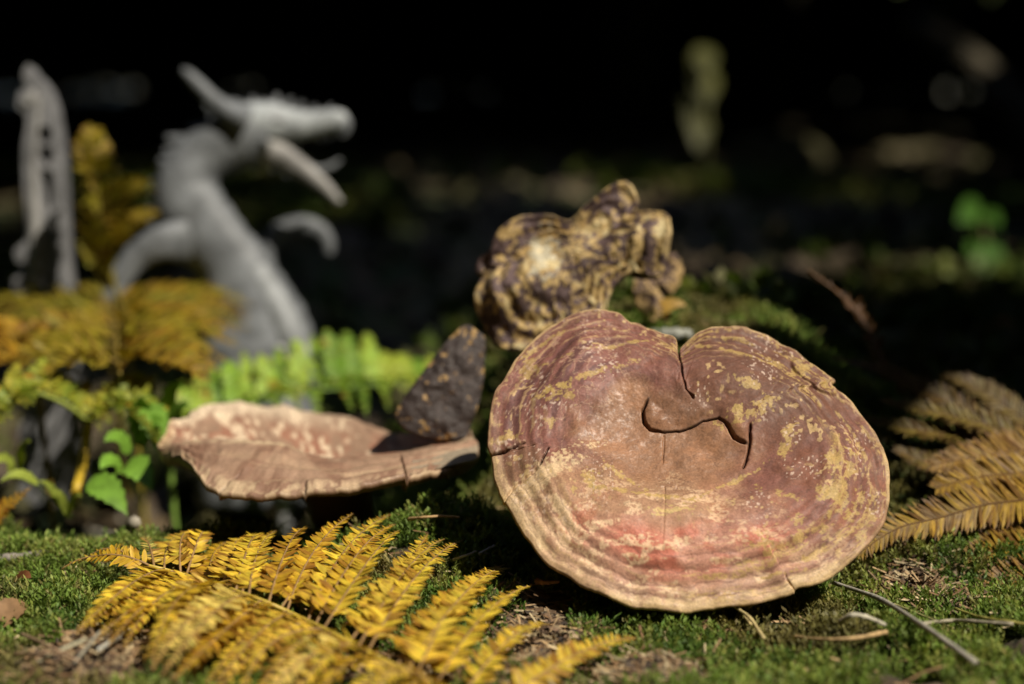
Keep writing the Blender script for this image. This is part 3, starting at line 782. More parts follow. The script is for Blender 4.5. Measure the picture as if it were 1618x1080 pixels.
def on_ground(P, lift):
    P = P.copy(); P[:, 2] = np.maximum(P[:, 2], H(P[:, 0], P[:, 1]) + lift); return P

# ---- the yellow frond in the foreground, traced leaflet by leaflet
rach_px = [(830,1135),(760,1108),(700,1086),(673,1077),(600,1040),(530,1003),(469,973),(420,951),(369,932),(320,916),(275,903),(235,893),(200,886)]
RL = 0.020
Rp = catmull([G(x, min(y, 1079), RL) if y < 1080 else W(x, y, 0.80 - (y - 1080) * 0.0006) for x, y in rach_px], 60)
def rachis_at(P, px):
    q = np.array([(p[0] / ((p - CAMP) @ np.array([0, CP, -SP]))) / 0.3 * 809 + 809 for p in P])
    return P[int(np.argmin(np.abs(q - px)))]
upper = [(260,284,847),(284,312,850),(302,336,857),(330,368,852),(352,392,856),(369,414,852),(395,436,838),(428,484,834),(454,558,811),(484,618,812),(515,632,838),(547,676,843),(580,731,853),(618,797,892),(650,806,897),(690,846,923),(735,870,988),(785,1006,1008)]
lower = [(235,125,888),(262,118,1002),(290,132,996),(317,147,1013),(338,196,1024),(354,239,1047),(375,226,1044),(395,254,1069),(428,290,1082),(455,318,1092),(484,340,1098),(515,380,1106),(547,412,1112),(585,455,1120),(620,500,1128),(655,545,1134),(700,600,1140)]
lower = sorted(lower + [(346,215,1036),(410,272,1076)])
upper = sorted(upper + [((a[0] + b[0]) // 2, (a[1] + b[1]) // 2, (a[2] + b[2]) // 2 + 3) for a, b in zip(upper[:-4], upper[1:-3])][1::2])
lower = sorted(lower + [((a[0] + b[0]) // 2, (a[1] + b[1]) // 2, (a[2] + b[2]) // 2 + 3) for a, b in zip(lower[1:-1], lower[2:])][::2])
tipl = [(214,96,900),(222,182,862),(205,140,878),(240,222,850)]
fr = empty('fern_frond', Rp[30])
tag(fr, 'golden yellow dying fern frond spread on the moss in front of the flat cap', 'fern frond')
mb = MB(); rib(mb, Rp, 0.0019, 0.0007, (0.50, 0.36, 0.055), 7); mb.build('stalk', M_STEM, fr)
yel = [(0.78, 0.55, 0.045), (0.74, 0.53, 0.06), (0.82, 0.60, 0.055), (0.66, 0.42, 0.03), (0.80, 0.62, 0.15)]
def traced_leaflets(parent, items, n, length, lift_tip, sag, cols, brown, pb, wr=0.34, ang=1.15, rp=None, midcol=(0.42, 0.26, 0.11), tipb=0.5, curl=0.05, jit=0.15):
    for (bx, tx, ty) in items:
        b = rachis_at(rp, bx)
        if ty < 1079:
            t = G(tx, ty, lift_tip + rng.uniform(0, 0.006))
            if t[1] > 1.04: t = W(tx, ty, 1.0)
        else: t = W(tx, ty, 0.80 - (ty - 1080) * 0.0009)
        P = sag_path(b, t, 18, sag * rng.uniform(0.4, 1.4), bend=(rng.normal() * 0.003, rng.normal() * 0.003, 0))
        P = on_ground(P, 0.006)
        mb = MB(); ln = np.linalg.norm(t - b)
        k = max(9, int(n * min(1.25, ln / 0.13)))
        pinnules(mb, P, unit(np.array([rng.normal() * 0.12, -0.55 + rng.normal() * 0.15, 1.0])), k, length * rng.uniform(0.85, 1.12) * min(1, 0.55 + ln / 0.2), wr, ang, leaf_color(cols[rng.integers(len(cols))], 0.16, brown, pb * rng.uniform(0.3, 1.8), tipb, 0.16), jit=jit, curl=curl)
        rib(mb, P, 0.0008, 0.0003, midcol)
        mb.build('leaflet', M_FERN, parent)
traced_leaflets(fr, upper, 42, 0.0112, 0.010, 0.010, yel, (0.24, 0.085, 0.018), 0.55, rp=Rp)
traced_leaflets(fr, lower, 42, 0.0116, 0.012, 0.010, yel, (0.24, 0.085, 0.018), 0.55, rp=Rp)
traced_leaflets(fr, tipl, 22, 0.0075, 0.012, 0.004, yel, (0.22, 0.08, 0.02), 0.5, rp=Rp, tipb=0.9)

# ---- ferns on the right
def frond_world(name, label, rachis, leaflets, n, length, wr, ang, cols, brown, pb, stalkcol, cat='fern frond', group=None, up=(0, -0.3, 1.0), curl=0.1, jit=0.1, midcol=(0.3, 0.2, 0.06), tipfrac=0.15, fold=0.25, spot=0.15):
    e = empty(name, rachis[0])
    tag(e, label, cat, group)
    mb = MB(); rib(mb, rachis, 0.0022, 0.0009, stalkcol, 7)
    gz = float(H(rachis[0][0], rachis[0][1]))
    if rachis[0][2] > gz:
        q0 = rachis[0]; rib(mb, catmull([[q0[0] + 0.01, q0[1] + 0.01, gz - 0.006], [q0[0] + 0.004, q0[1] + 0.006, (gz + q0[2]) / 2], q0 + (rachis[1] - q0) * 0.3], 10), 0.0026, 0.0022, stalkcol, 7)
    mb.build('stalk', M_STEM, e)
    for P in leaflets:
        mb = MB(); ln = np.linalg.norm(P[-1] - P[0])
        pinnules(mb, P, unit(np.array(up) + rng.normal(0, 0.08, 3)), n if isinstance(n, int) else max(6, int(n * ln)), length * rng.uniform(0.9, 1.1), wr, ang, leaf_color(cols[rng.integers(len(cols))], 0.15, brown, pb, 0.3, spot), jit=jit, curl=curl, tipfrac=tipfrac, fold=fold)
        rib(mb, P, 0.0010, 0.0004, midcol)
        mb.build('leaflet', M_FERN, e)
    return e
def pxpath(L, n=20): return catmull([W(*p) for p in L], n)
och2 = [(0.40, 0.25, 0.03), (0.46, 0.30, 0.045), (0.34, 0.20, 0.03)]
rr = pxpath([(1720,1010,1.02),(1700,930,1.03),(1690,860,1.04),(1685,790,1.05),(1680,730,1.07)])
lf = [pxpath([(1690,770,1.05),(1618,789,1.03),(1557,797,1.02),(1487,817,1.01),(1417,835,1.0),(1356,874,0.985)], 30),
      pxpath([(1694,860,1.03),(1618,868,1.01),(1575,870,1.0),(1532,877,0.995)], 24),
      pxpath([(1686,735,1.07),(1600,748,1.06),(1530,756,1.05),(1478,772,1.04)], 24),
      pxpath([(1686,790,1.05),(1640,820,1.04),(1590,838,1.03),(1540,850,1.02)], 22),
      pxpath([(1700,920,1.0),(1640,915,0.985),(1590,918,0.98),(1545,930,0.975)], 22),
      pxpath([(1690,705,1.09),(1610,712,1.08),(1540,722,1.07),(1470,735,1.06)], 24)]
frond_world('fern_frond', 'mottled ochre fern frond with narrow comb-like segments touching the large cap', rr, lf, 138, 0.019, 0.14, 1.05, och2, (0.10, 0.035, 0.012), 0.5, (0.20, 0.13, 0.03), up=(-0.1, -0.75, 0.7), curl=0.05, jit=0.10, midcol=(0.16, 0.08, 0.02), tipfrac=0.3, fold=0.15, spot=0.28)
rr = pxpath([(1760,900,1.16),(1720,800,1.15),(1690,740,1.15),(1660,690,1.15),(1640,650,1.16)])
lf = [pxpath([(1650,735,1.14),(1583,690,1.13),(1500,636,1.13),(1440,606,1.13),(1390,584,1.13),(1311,563,1.14)], 30),
      pxpath([(1680,745,1.13),(1617,722,1.12),(1517,690,1.11),(1437,677,1.10),(1367,661,1.10)], 30),
      pxpath([(1690,775,1.11),(1583,752,1.10),(1483,737,1.09),(1412,708,1.09)], 28),
      pxpath([(1670,700,1.16),(1600,650,1.17),(1540,610,1.18),(1480,590,1.18)], 26),
      pxpath([(1690,720,1.12),(1610,690,1.11),(1530,662,1.11),(1450,645,1.11),(1390,632,1.11)], 28)]
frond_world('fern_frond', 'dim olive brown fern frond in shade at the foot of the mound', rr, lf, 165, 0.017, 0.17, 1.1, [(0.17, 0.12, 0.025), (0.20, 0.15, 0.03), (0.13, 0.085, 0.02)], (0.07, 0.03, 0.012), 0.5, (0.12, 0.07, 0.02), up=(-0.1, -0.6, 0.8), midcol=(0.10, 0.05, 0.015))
rr = pxpath([(1440,640,1.20),(1400,585,1.20),(1367,513,1.21),(1333,470,1.22),(1277,427,1.23)])
o = frond_world('dead_fern_frond', 'thin rusty brown shrivelled fern tip rising beside the mound', rr, [rr[4:]], 20, 0.011, 0.30, 0.9, [(0.14, 0.06, 0.02)], (0.06, 0.03, 0.012), 0.5, (0.10, 0.05, 0.02), curl=0.5)

# ---- green fern behind the flat cap
rr = pxpath([(262,690,1.33),(330,662,1.36),(400,640,1.38),(470,622,1.40),(540,612,1.42),(610,606,1.44),(680,600,1.46),(720,600,1.48)], 40)
lf = []
tops = [(290,600),(312,588),(336,578),(360,570),(385,555),(412,560),(440,548),(468,535),(492,528),(515,522),(545,524),(580,526),(606,556),(632,560),(655,570),(690,572)]
for i, (tx, ty) in enumerate(tops):
    b = rr[3 + int(i * 34 / len(tops))]
    dd = (b - CAMP) @ np.array([0, CP, -SP])
    lf.append(sag_path(b, W(tx, ty, dd + 0.05 + rng.normal() * 0.02), 14, 0.006))
for i in range(11):
    b = rr[3 + int(i * 34 / 11)]
    dd = (b - CAMP) @ np.array([0, CP, -SP])
    x0 = (b[0] / dd) / 0.3 * 809 + 809
    lf.append(sag_path(b, W(x0 + 25 + rng.normal() * 8, 668 + rng.normal() * 8 - i * 2, dd - 0.10), 14, 0.012))
GREEN = [(0.22, 0.40, 0.035), (0.30, 0.46, 0.05), (0.15, 0.31, 0.03), (0.34, 0.44, 0.05)]
frond_world('fern_frond', 'bright fresh green fern frond behind the flat cap below the dragon', rr, lf, 13, 0.011, 0.85, 1.15, GREEN, (0.42, 0.28, 0.04), 0.10, (0.20, 0.32, 0.06), up=(0.2, -0.8, 0.6), midcol=(0.25, 0.38, 0.08), jit=0.1, spot=0.02)

# ---- broad arching yellow fern at the left: long leaflets on both sides of a stalk that comes forward
YB = [(0.26, 0.22, 0.014), (0.30, 0.24, 0.02), (0.24, 0.21, 0.014), (0.20, 0.20, 0.02), (0.32, 0.21, 0.016)]
rr = pxpath([(170,470,1.62),(175,480,1.52),(180,500,1.42),(184,525,1.34),(186,560,1.26),(190,590,1.20)], 40)
lf = []
for i in range(12):
    b = rr[2 + i * 3]; dd = (b - CAMP) @ np.array([0, CP, -SP]); y0 = (CAM_Z - b[2]) ; f = i / 11.0
    py = 465 + 120 * f
    L = 205 * (1 - 0.35 * f ** 2)
    lf.append(sag_path(b, W(180 + L + rng.normal() * 8, py + 22 + rng.normal() * 5, dd - 0.03), 16, 0.012))
    lf.append(sag_path(b, W(180 - L - rng.normal() * 8, py + 20 + rng.normal() * 5, dd - 0.03), 16, 0.012))
frond_world('fern_frond', 'broad arching olive yellow fern frond in front of the grey spire', rr, lf, 24, 0.022, 0.34, 1.2, YB, (0.20, 0.10, 0.02), 0.10, (0.30, 0.22, 0.04), up=(0, -0.12, 1.0), jit=0.15)
rr = pxpath([(60,590,1.30),(40,560,1.34),(20,535,1.38),(-10,510,1.42)], 24)
lf = []
for i in range(7):
    b = rr[2 + i * 3]; dd = (b - CAMP) @ np.array([0, CP, -SP])
    lf.append(sag_path(b, W(140 - 18 * i, 520 + 5 * i - 5, dd + 0.04), 12, 0.01)); lf.append(sag_path(b, W(-40 - 6 * i, 600 - 14 * i, dd - 0.03), 12, 0.01))
frond_world('fern_frond', 'small orange-yellow fern frond at the foot of the grey spire', rr, lf, 18, 0.016, 0.4, 1.2, [(0.46, 0.29, 0.025), (0.40, 0.24, 0.02)], (0.25, 0.10, 0.02), 0.3, (0.3, 0.2, 0.04), up=(0, -0.2, 1.0))
# upright yellow frond between spire and dragon
rr = pxpath([(200,500,1.50),(180,450,1.48),(165,380,1.47),(152,300,1.46),(142,240,1.455),(136,208,1.45)], 40)
lf = []
for i, (bx, tx, ty, sx_) in enumerate([(16,252,335,1),(20,248,300,1),(22,240,288,1),(14,228,345,1),(18,215,300,1),(21,200,300,1),(24,190,268,1),(27,182,245,1),(30,172,228,1),(33,160,215,1),(6,120,380,-1),(10,118,350,-1),(14,118,320,-1),(18,120,290,-1),(22,120,262,-1),(26,122,240,-1),(30,124,222,-1),(34,150,205,1)]):
    b = rr[bx]; lf.append(sag_path(b, W(tx, ty, 1.46 + rng.normal() * 0.03), 12, 0.004))
frond_world('fern_frond', 'upright yellow fern frond standing between the grey spire and the dragon', rr, lf, 14, 0.0125, 0.42, 0.9, [(0.24, 0.22, 0.012), (0.30, 0.23, 0.016), (0.21, 0.21, 0.016)], (0.22, 0.11, 0.02), 0.2, (0.25, 0.2, 0.03), up=(0.1, -1, 0.2))
# arching green-yellow fern on a forked stalk
base = G(128, 812, -0.002); fork = W(140, 668, 1.215)
e = empty('forked_fern', base)
tag(e, 'green-yellow fern arching from a forked amber stalk in the left undergrowth', 'fern')
mb = MB(); st = catmull([base, W(118, 790, 1.2), W(130, 735, 1.205), fork], 20); rib(mb, st, 0.0030, 0.0034, (0.50, 0.34, 0.03), 8)
a1 = catmull([fork, W(112, 645, 1.20), W(80, 628, 1.19), W(40, 618, 1.18), W(5, 640, 1.17), W(-25, 670, 1.16)], 30)
a2 = catmull([fork, W(155, 652, 1.21), W(185, 637, 1.21), W(212, 645, 1.20), W(228, 668, 1.19), W(240, 690, 1.18)], 30)
rib(mb, a1, 0.0022, 0.0008, (0.24, 0.28, 0.05), 7); rib(mb, a2, 0.0022, 0.0008, (0.24, 0.28, 0.05), 7)
mb.build('stalk', M_STEM, e)
GY_ = [(0.26, 0.32, 0.03), (0.32, 0.33, 0.03), (0.20, 0.30, 0.03)]
for arc in (a1, a2):
    for i in range(3, 29, 2):
        b = arc[i]; dd = (b - CAMP) @ np.array([0, CP, -SP]); x0 = b[0] / dd / 0.3 * 809 + 809; y0 = 540 + ((CAM_Z - b[2]) / dd - SP) / CP / 0.3 * 809
        for (dx, dy, dz) in ((28, -52, 0.04), (18, 46, -0.05)):
            if dy > 0 and arc is a1 and i < 16: continue
            P = sag_path(b, W(x0 + dx + rng.normal() * 8, y0 + dy * rng.uniform(0.6, 1.1) * (0.5 if dy > 0 else 1), dd + dz), 9, 0.004)
            mb = MB(); pinnules(mb, P, np.array([0.2, -0.7, 0.7]), 9, 0.008, 0.8, 1.15, leaf_color(GY_[rng.integers(3)], 0.15, (0.40, 0.16, 0.02), 0.12, 0.3, 0.02))
            rib(mb, P, 0.0007, 0.0003, (0.25, 0.3, 0.05)); mb.build('leaflet', M_FERN, e)
# broad green leaves of a low herb
def blade(mb, b, t, wid, up, col, serr=0.12, fold=0.2, n=14, arch=0.006):
    P = sag_path(b, t, n, arch); T = unit(np.gradient(P, axis=0)); up = np.asarray(up, float)
    s = np.linspace(0, 1, n); w = wid * 0.5 * np.sin(np.pi * np.clip(s * 0.97 + 0.03, 0, 1) ** 0.75) * (1 + serr * ((np.arange(n) % 2) * 2 - 1))
    sd = unit(np.cross(T, up[None])); nn = np.cross(sd, T)
    V = np.stack([P + sd * w[:, None] + nn * (w * fold)[:, None], P, P - sd * w[:, None] + nn * (w * fold)[:, None]], 1).reshape(-1, 3)
    Fs = []
    for i in range(n - 1):
        o_ = i * 3; Fs += [(o_, o_ + 1, o_ + 4, o_ + 3), (o_ + 1, o_ + 2, o_ + 5, o_ + 4)]
    mb.add(V, Fs, np.array(col) * (1 + rng.normal(0, 0.12)))
def herb(name, label, base, leaves, col, cat='plant', d=1.15, up=(0.1, -0.7, 0.7), stemcol=(0.16, 0.22, 0.04), group=None, r=0.0012):
    e = empty(name, base); tag(e, label, cat, group)
    mb = MB()
    for (bx, by, tx, ty, dd, w) in leaves:
        b = W(bx, by, dd); rib(mb, sag_path(base, b, 8, 0.0, bend=(rng.normal() * 0.004, 0, 0)), r, r * 0.6, stemcol, 6)
    mb.build('stalk', M_STEM, e)
    for (bx, by, tx, ty, dd, w) in leaves:
        mb = MB(); blade(mb, W(bx, by, dd), W(tx, ty, dd - 0.02), w, up, col); mb.build('leaf', M_FERN, e)
    return e
herb('leafy_herb', 'low herb with broad bright green toothed leaves left of the flat cap', G(215, 815, -0.002), [(215,700,262,668,1.17,0.016),(225,705,225,625,1.18,0.018),(205,715,165,698,1.16,0.014),(200,735,242,778,1.14,0.020),(190,745,158,742,1.15,0.014),(140,762,202,815,1.12,0.020),(232,640,258,725,1.17,0.020),(268,690,300,640,1.2,0.016),(262,660,290,610,1.22,0.018)], (0.20, 0.38, 0.045))
herb('grass_seedling', 'yellow-green seedling with narrow leaves in the left undergrowth', G(108, 822, -0.002), [(108,815,130,785,1.13,0.006),(106,815,84,778,1.13,0.006),(104,812,60,760,1.13,0.006),(60,765,0,762,1.13,0.008),(30,740,48,698,1.16,0.009),(20,745,-10,735,1.16,0.012)], (0.32, 0.38, 0.06), r=0.0010)
b = G(5, 835, 0.0)
mb = MB(); P = pxpath([(-20,830,1.10),(10,800,1.10),(48,770,1.10)], 12); pinnules(mb, P, np.array([0.1, -0.7, 0.7]), 10, 0.008, 0.5, 1.1, leaf_color((0.55, 0.33, 0.03), 0.12, (0.3, 0.1, 0.02), 0.2)); rib(mb, P, 0.0008, 0.0003, (0.4, 0.25, 0.05))
tag(mb.build('fern_tip', M_FERN), 'single orange-yellow fern tip in the lower left undergrowth', 'fern frond')

# ------------------------------------------------------------------ grey dragon ornament
DD = 1.60
def dp(L, d=DD): return [W(x, y, d + (dz if False else 0)) for (x, y) in L]
def limb(pts, seg=18, n=40, flat=0.75, d=DD, wob=0.0):
    """pts: (px, py, radius px[, depth offset]) -> swept solid"""
    P = catmull([W(p[0], p[1], d + (p[3] if len(p) > 3 else 0)) for p in pts], n)
    R = np.interp(np.linspace(0, len(pts) - 1, n), np.arange(len(pts)), [p[2] for p in pts]) * px_scale(d)
    return tube(P, R, seg, flat, side=(0, 1, 0.02), wob=wob)
GREY = (0.155, 0.165, 0.175)
def dpart(name, parent, pts, col=GREY, **k):
    V, Fs = limb(pts, **k)
    c = np.array(col) * (0.45 + 1.1 * fbm(V[:, 0] * 45, V[:, 1] * 45, V[:, 2] * 25, 401, 4))[:, None]
    return mesh_obj(name, V, Fs, M_STONE, parent, c)
fz = W(410, 596, DD)
dragon = empty('dragon_statue', (fz[0], fz[1], float(H(fz[0], fz[1]))))
tag(dragon, 'grey dragon ornament with open jaws, horn and arched neck rising behind the green fern', 'statue')
dpart('body', dragon, [(405,800,95),(405,720,95),(405,640,94),(406,590,95),(406,550,91),(403,510,82),(388,462,64),(362,412,54),(322,362,55),(298,318,54),(298,284,50),(316,253,43),(352,228,46),(390,217,46),(426,212,38)], n=70, seg=22, flat=0.62, wob=0.10)
dpart('lit_belly', dragon, [(470,570,26,-0.02),(455,520,24,-0.02),(432,472,22,-0.015),(405,425,18,-0.01)], flat=0.9, col=(0.30, 0.315, 0.325))  # belly coloured lighter than the body to stand for the light on it
hd = dpart('head', dragon, [(365,204,30),(392,198,36),(425,196,36),(460,198,27),(490,196,21),(515,192,19),(536,191,18),(545,196,10)], flat=0.75, col=(0.30, 0.32, 0.33))  # head colour raised to imitate its highlight
dpart('snout_hook', dragon, [(530,186,13),(544,194,11),(545,207,7),(540,216,3)], flat=0.8)
dpart('jaw', dragon, [(392,222,30),(430,238,22),(462,256,17),(490,276,14),(515,296,10),(538,320,5)], flat=0.7, col=(0.30, 0.29, 0.275))
dpart('tongue', dragon, [(480,264,7),(505,268,6),(524,262,5),(538,252,3)], flat=0.7)
dpart('horn', dragon, [(392,190,22,-0.02),(366,178,17,-0.02),(340,160,13,-0.02),(316,136,11,-0.02),(298,118,9,-0.02),(288,110,5,-0.02)], flat=0.9)
dpart('horn', dragon, [(385,192,16,0.03),(356,186,10,0.03),(334,172,7,0.03),(324,166,3,0.03)], flat=0.9)
for (x, y, x2, y2, r) in [(402,172,398,152,8),(434,170,438,148,9),(452,172,460,154,7),(470,180,478,160,6),(418,170,414,156,6)]:
    dpart('brow_spike', dragon, [(x, y, r), ((x + x2) / 2, (y + y2) / 2, r * 0.7), (x2, y2, 1.5)], n=10, seg=8, flat=0.8)
for (x, y, x2, y2, r) in [(322,214,300,196,10),(346,200,330,184,8),(284,248,258,236,12),(252,335,228,332,9),(256,305,234,300,9),(300,232,262,216,16),(272,262,250,252,11),(262,290,240,284,10),(258,320,236,318,9),(262,350,236,356,9)]:
    dpart('mane_spike', dragon, [(x + 8, y, r), ((x + x2) / 2, (y + y2) / 2, r * 0.8), (x2, y2, 3)], n=10, seg=8, flat=0.7)
for (x, y, x2, y2, r) in [(410,246,404,268,9),(430,250,430,272,8),(452,262,452,280,7),(474,276,478,290,6),(380,170,366,156,8),(365,190,340,196,8),(492,182,498,166,6),(516,178,524,166,5)]:
    dpart('beard_spike', dragon, [(x, y, r), ((x + x2) / 2, (y + y2) / 2, r * 0.7), (x2, y2, 1.5)], n=10, seg=8, flat=0.8)
for (x, y) in [(505,210),(520,208),(493,208)]:
    dpart('tooth', dragon, [(x, y - 4, 4), (x + 1, y + 5, 2.5), (x + 1, y + 12, 0.6)], n=8, seg=6, flat=0.8)
for (x, y) in [(486,262),(500,272),(470,250)]:
    dpart('tooth', dragon, [(x, y + 6, 4), (x + 3, y - 2, 2.5), (x + 4, y - 9, 0.6)], n=8, seg=6, flat=0.8)
dpart('eye', dragon, [(432,190,3,-0.028),(440,190,5,-0.030),(448,191,3,-0.028)], n=10, seg=10, flat=0.7, col=(0.20, 0.2, 0.2))
dpart('wing', dragon, [(176,480,16,-0.02),(192,436,18,-0.02),(220,402,22,-0.02),(258,384,28,-0.02),(298,380,36,-0.01),(335,385,42,0.0)], flat=0.4, wob=0.15)
dpart('tail_curl', dragon, [(430,470,26,0.05),(414,420,22,0.05),(424,386,19,0.05),(448,364,17,0.05),(478,356,16,0.05),(504,364,15,0.05),(518,382,12,0.05),(520,402,8,0.05)], flat=0.8, n=50)

# ---- pierced grey spire beside it
def plate(outline, holes, d, thick):
    cu = bpy.data.curves.new('tmp', 'CURVE'); cu.dimensions = '2D'; cu.fill_mode = 'BOTH'
    cu.extrude = thick / 2; cu.bevel_depth = 0.0008; cu.bevel_resolution = 1
    o0 = W(75, 300, d); right = np.array([1.0, 0, 0]); upv = np.array([0, SP, CP])
    for L in [outline] + holes:
        sp = cu.splines.new('POLY'); pts = catmull(L, len(L) * 5, closed=True)
        sp.points.add(len(pts) - 1); sp.use_cyclic_u = True
        for q, (x, y) in zip(sp.points, pts):
            q.co = ((x - 75) * px_scale(d), (300 - y) * px_scale(d), 0, 1)
    ob = bpy.data.objects.new('tmp', cu); COL.objects.link(ob)
    dg = bpy.context.evaluated_depsgraph_get()
    me = bpy.data.meshes.new_from_object(ob.evaluated_get(dg))
    V = np.array([v.co[:] for v in me.vertices]); Fs = [tuple(p.vertices) for p in me.polygons]
    bpy.data.objects.remove(ob); bpy.data.curves.remove(cu)
    fwd = np.array([0, CP, -SP])
    V = o0 + V[:, :1] * right + V[:, 1:2] * upv - V[:, 2:3] * fwd
    V = V + np.array([0.0, 0.0, 0.0])
    return V, Fs
out = [(40,780),(40,640),(40,560),(44,500),(40,470),(28,455),(30,440),(48,436),(52,420),(34,414),(30,396),(46,384),(50,360),(44,300),(42,240),(48,200),(46,182),(34,172),(36,150),(48,142),(42,122),(50,106),(60,120),(70,128),(84,150),(94,190),(102,250),(105,320),(108,390),(112,430),(118,480),(122,540),(124,640),(126,780)]
holes = [[(66,202),(84,202),(88,216),(80,228),(66,224)], [(68,234),(86,234),(90,248),(80,262),(68,254)], [(68,270),(88,272),(90,296),(86,326),(79,332),(73,300)]]
V, Fs = plate(out, holes, 1.55, 0.022)
zmin = V[np.argmin(V[:, 2])]
spire = empty('carved_spire', zmin)
tag(spire, 'slim grey carved spire with three pierced holes and a knobbed tip', 'statue')
c = np.array((0.17, 0.17, 0.175)) * (0.7 + 0.6 * fbm(V[:, 0] * 60, V[:, 1] * 60, V[:, 2] * 60, 403, 3))[:, None]
mesh_obj('plate', V, Fs, M_STONE, spire, c, smooth=False)
dpart('ridge', spire, [(62,470,12,-0.012),(58,400,12,-0.012),(55,330,9,-0.012),(53,260,6,-0.012),(57,200,5,-0.012),(62,150,5,-0.012)], d=1.55, flat=0.6, col=(0.24, 0.235, 0.225))
dpart('knob', spire, [(34,172,3,-0.01),(42,164,10,-0.01),(50,152,9,-0.01),(56,140,4,-0.01)], d=1.55, flat=0.9, n=16, col=(0.24, 0.235, 0.225))
dpart('finial', spire, [(58,136,7,-0.004),(52,120,7,-0.004),(48,108,3,-0.004)], d=1.55, flat=0.9, n=14)
dpart('hook', spire, [(60,384,8,-0.008),(42,388,7,-0.008),(30,396,4,-0.008)], d=1.55, flat=0.9, n=14)
dpart('hook', spire, [(60,428,9,-0.008),(42,432,8,-0.008),(26,444,4,-0.008)], d=1.55, flat=0.9, n=14)
# pale stalk in front of the dragon
b = W(446, 640, 1.52); b[2] = H(b[0], b[1]) - 0.003
V, Fs = tube(catmull([b, W(446, 610, 1.52), W(444, 575, 1.52), W(442, 548, 1.53)], 14), np.linspace(0.006, 0.0045, 14), 8, wob=0.2)
tag(mesh_obj('pale_stick', V, Fs, M_TWIG, None, np.broadcast_to((0.42, 0.42, 0.42), V.shape)), 'short pale grey stick standing upright below the dragon', 'stick')

# ------------------------------------------------------------------ twigs and small things on the moss
def twig(name, label, pts, r0, r1, col, cat='twig', lift=0.004, group=None, seg=7):
    P = catmull([G(x, y, l) for (x, y, l) in pts], 26)
    P[:, 2] += min(0.009, max(0.0, float((H(P[:, 0], P[:, 1]) + (0.012 if r0 < 0.002 else 0.005) - P[:, 2]).max())))
    V, Fs = tube(P, np.linspace(r0, r1, 26) * (1 + 0.10 * np.sin(np.arange(26) * 0.9)), seg, wob=0.25)
    c = np.array(col) * (0.7 + 0.6 * fbm(V[:, 0] * 300, V[:, 1] * 300, 0, 501, 2))[:, None]
    return tag(mesh_obj(name, V, Fs, M_TWIG, None, c), label, cat, group)
twig('twig', 'long pale grey twig lying slantwise on the moss below the large cap', [(1318,936,0.008),(1390,962,0.014),(1462,1008,0.016),(1540,1064,0.012)], 0.0012, 0.0016, (0.36, 0.33, 0.27))
twig('twig', 'curved pale straw beside the long grey twig', [(1326,1004,0.006),(1345,992,0.012),(1370,996,0.012),(1398,1008,0.006)], 0.0014, 0.0011, (0.46, 0.42, 0.32))
twig('twig', 'tan dry grass blade lying flat on the moss below the large cap', [(1248,1018,0.008),(1300,1024,0.010),(1350,1022,0.010),(1400,1012,0.008)], 0.0006, 0.0013, (0.42, 0.28, 0.13), cat='grass blade')
twig('conifer_needle', 'forked tan needle pair under the front rim of the large cap', [(1140,958,0.010),(1165,980,0.010),(1185,996,0.010),(1206,1028,0.006)], 0.0007, 0.0012, (0.50, 0.40, 0.18), cat='needle')
twig('conifer_needle', 'short tan needle crossing the forked pair by the large cap', [(1158,955,0.010),(1172,975,0.010),(1186,994,0.010)], 0.0006, 0.0010, (0.52, 0.40, 0.18), cat='needle')
twig('twig', 'thin green-yellow stem running off the long grey twig', [(1400,950,0.012),(1450,970,0.014),(1510,995,0.012)], 0.0007, 0.0007, (0.26, 0.24, 0.09))
twig('twig', 'yellowish straw in the shade near the ochre fern', [(1508,972,0.010),(1550,986,0.012),(1600,994,0.012),(1640,1000,0.010)], 0.0008, 0.0009, (0.36, 0.32, 0.08))
twig('twig', 'grey crooked root tip under the ochre fern', [(1455,1004,0.006),(1500,998,0.010),(1540,1000,0.012),(1600,1004,0.010)], 0.0010, 0.0010, (0.32, 0.28, 0.20))
twig('twig', 'curved orange pine needle on the moss hump beside the fern', [(645,832,0.008),(670,829,0.014),(700,827,0.014),(726,829,0.012)], 0.0010, 0.0006, (0.50, 0.32, 0.14))
twig('twig', 'pale grey sliver on the moss hump beside the large cap', [(716,892,0.010),(740,884,0.014),(752,878,0.014)], 0.0010, 0.0006, (0.42, 0.40, 0.34))
twig('twig', 'whitish splinter at the top of the moss hump', [(757,876,0.012),(770,868,0.014),(782,862,0.012)], 0.0009, 0.0006, (0.48, 0.46, 0.40))
twig('bark_flake', 'orange-brown curled bark flake touching the shadow of the large cap', [(848,924,0.010),(862,926,0.014),(884,924,0.016)], 0.0018, 0.0008, (0.42, 0.20, 0.10), cat='bark flake')
twig('twig', 'crossed brown twig in the lower left corner running under another', [(34,1020,0.006),(70,1036,0.010),(100,1052,0.010),(128,1066,0.006)], 0.0009, 0.0007, (0.38, 0.25, 0.15))
twig('twig', 'straight brown twig crossing another in the lower left corner', [(24,1050,0.007),(60,1049,0.011),(95,1050,0.011)], 0.0008, 0.0007, (0.40, 0.26, 0.15))
twig('twig', 'pale straw stem pointing at the tip of the golden frond', [(60,1066,0.006),(100,1046,0.010),(136,1030,0.010)], 0.0011, 0.0009, (0.46, 0.42, 0.28))
twig('twig', 'grey stem beneath the lowest leaflets of the golden frond', [(118,1068,0.006),(140,1040,0.010),(158,1018,0.010)], 0.0009, 0.0008, (0.30, 0.27, 0.20))
twig('twig', 'silvery blade beneath the golden frond', [(154,1042,0.008),(172,1030,0.012),(190,1020,0.010)], 0.0012, 0.0010, (0.46, 0.45, 0.38))
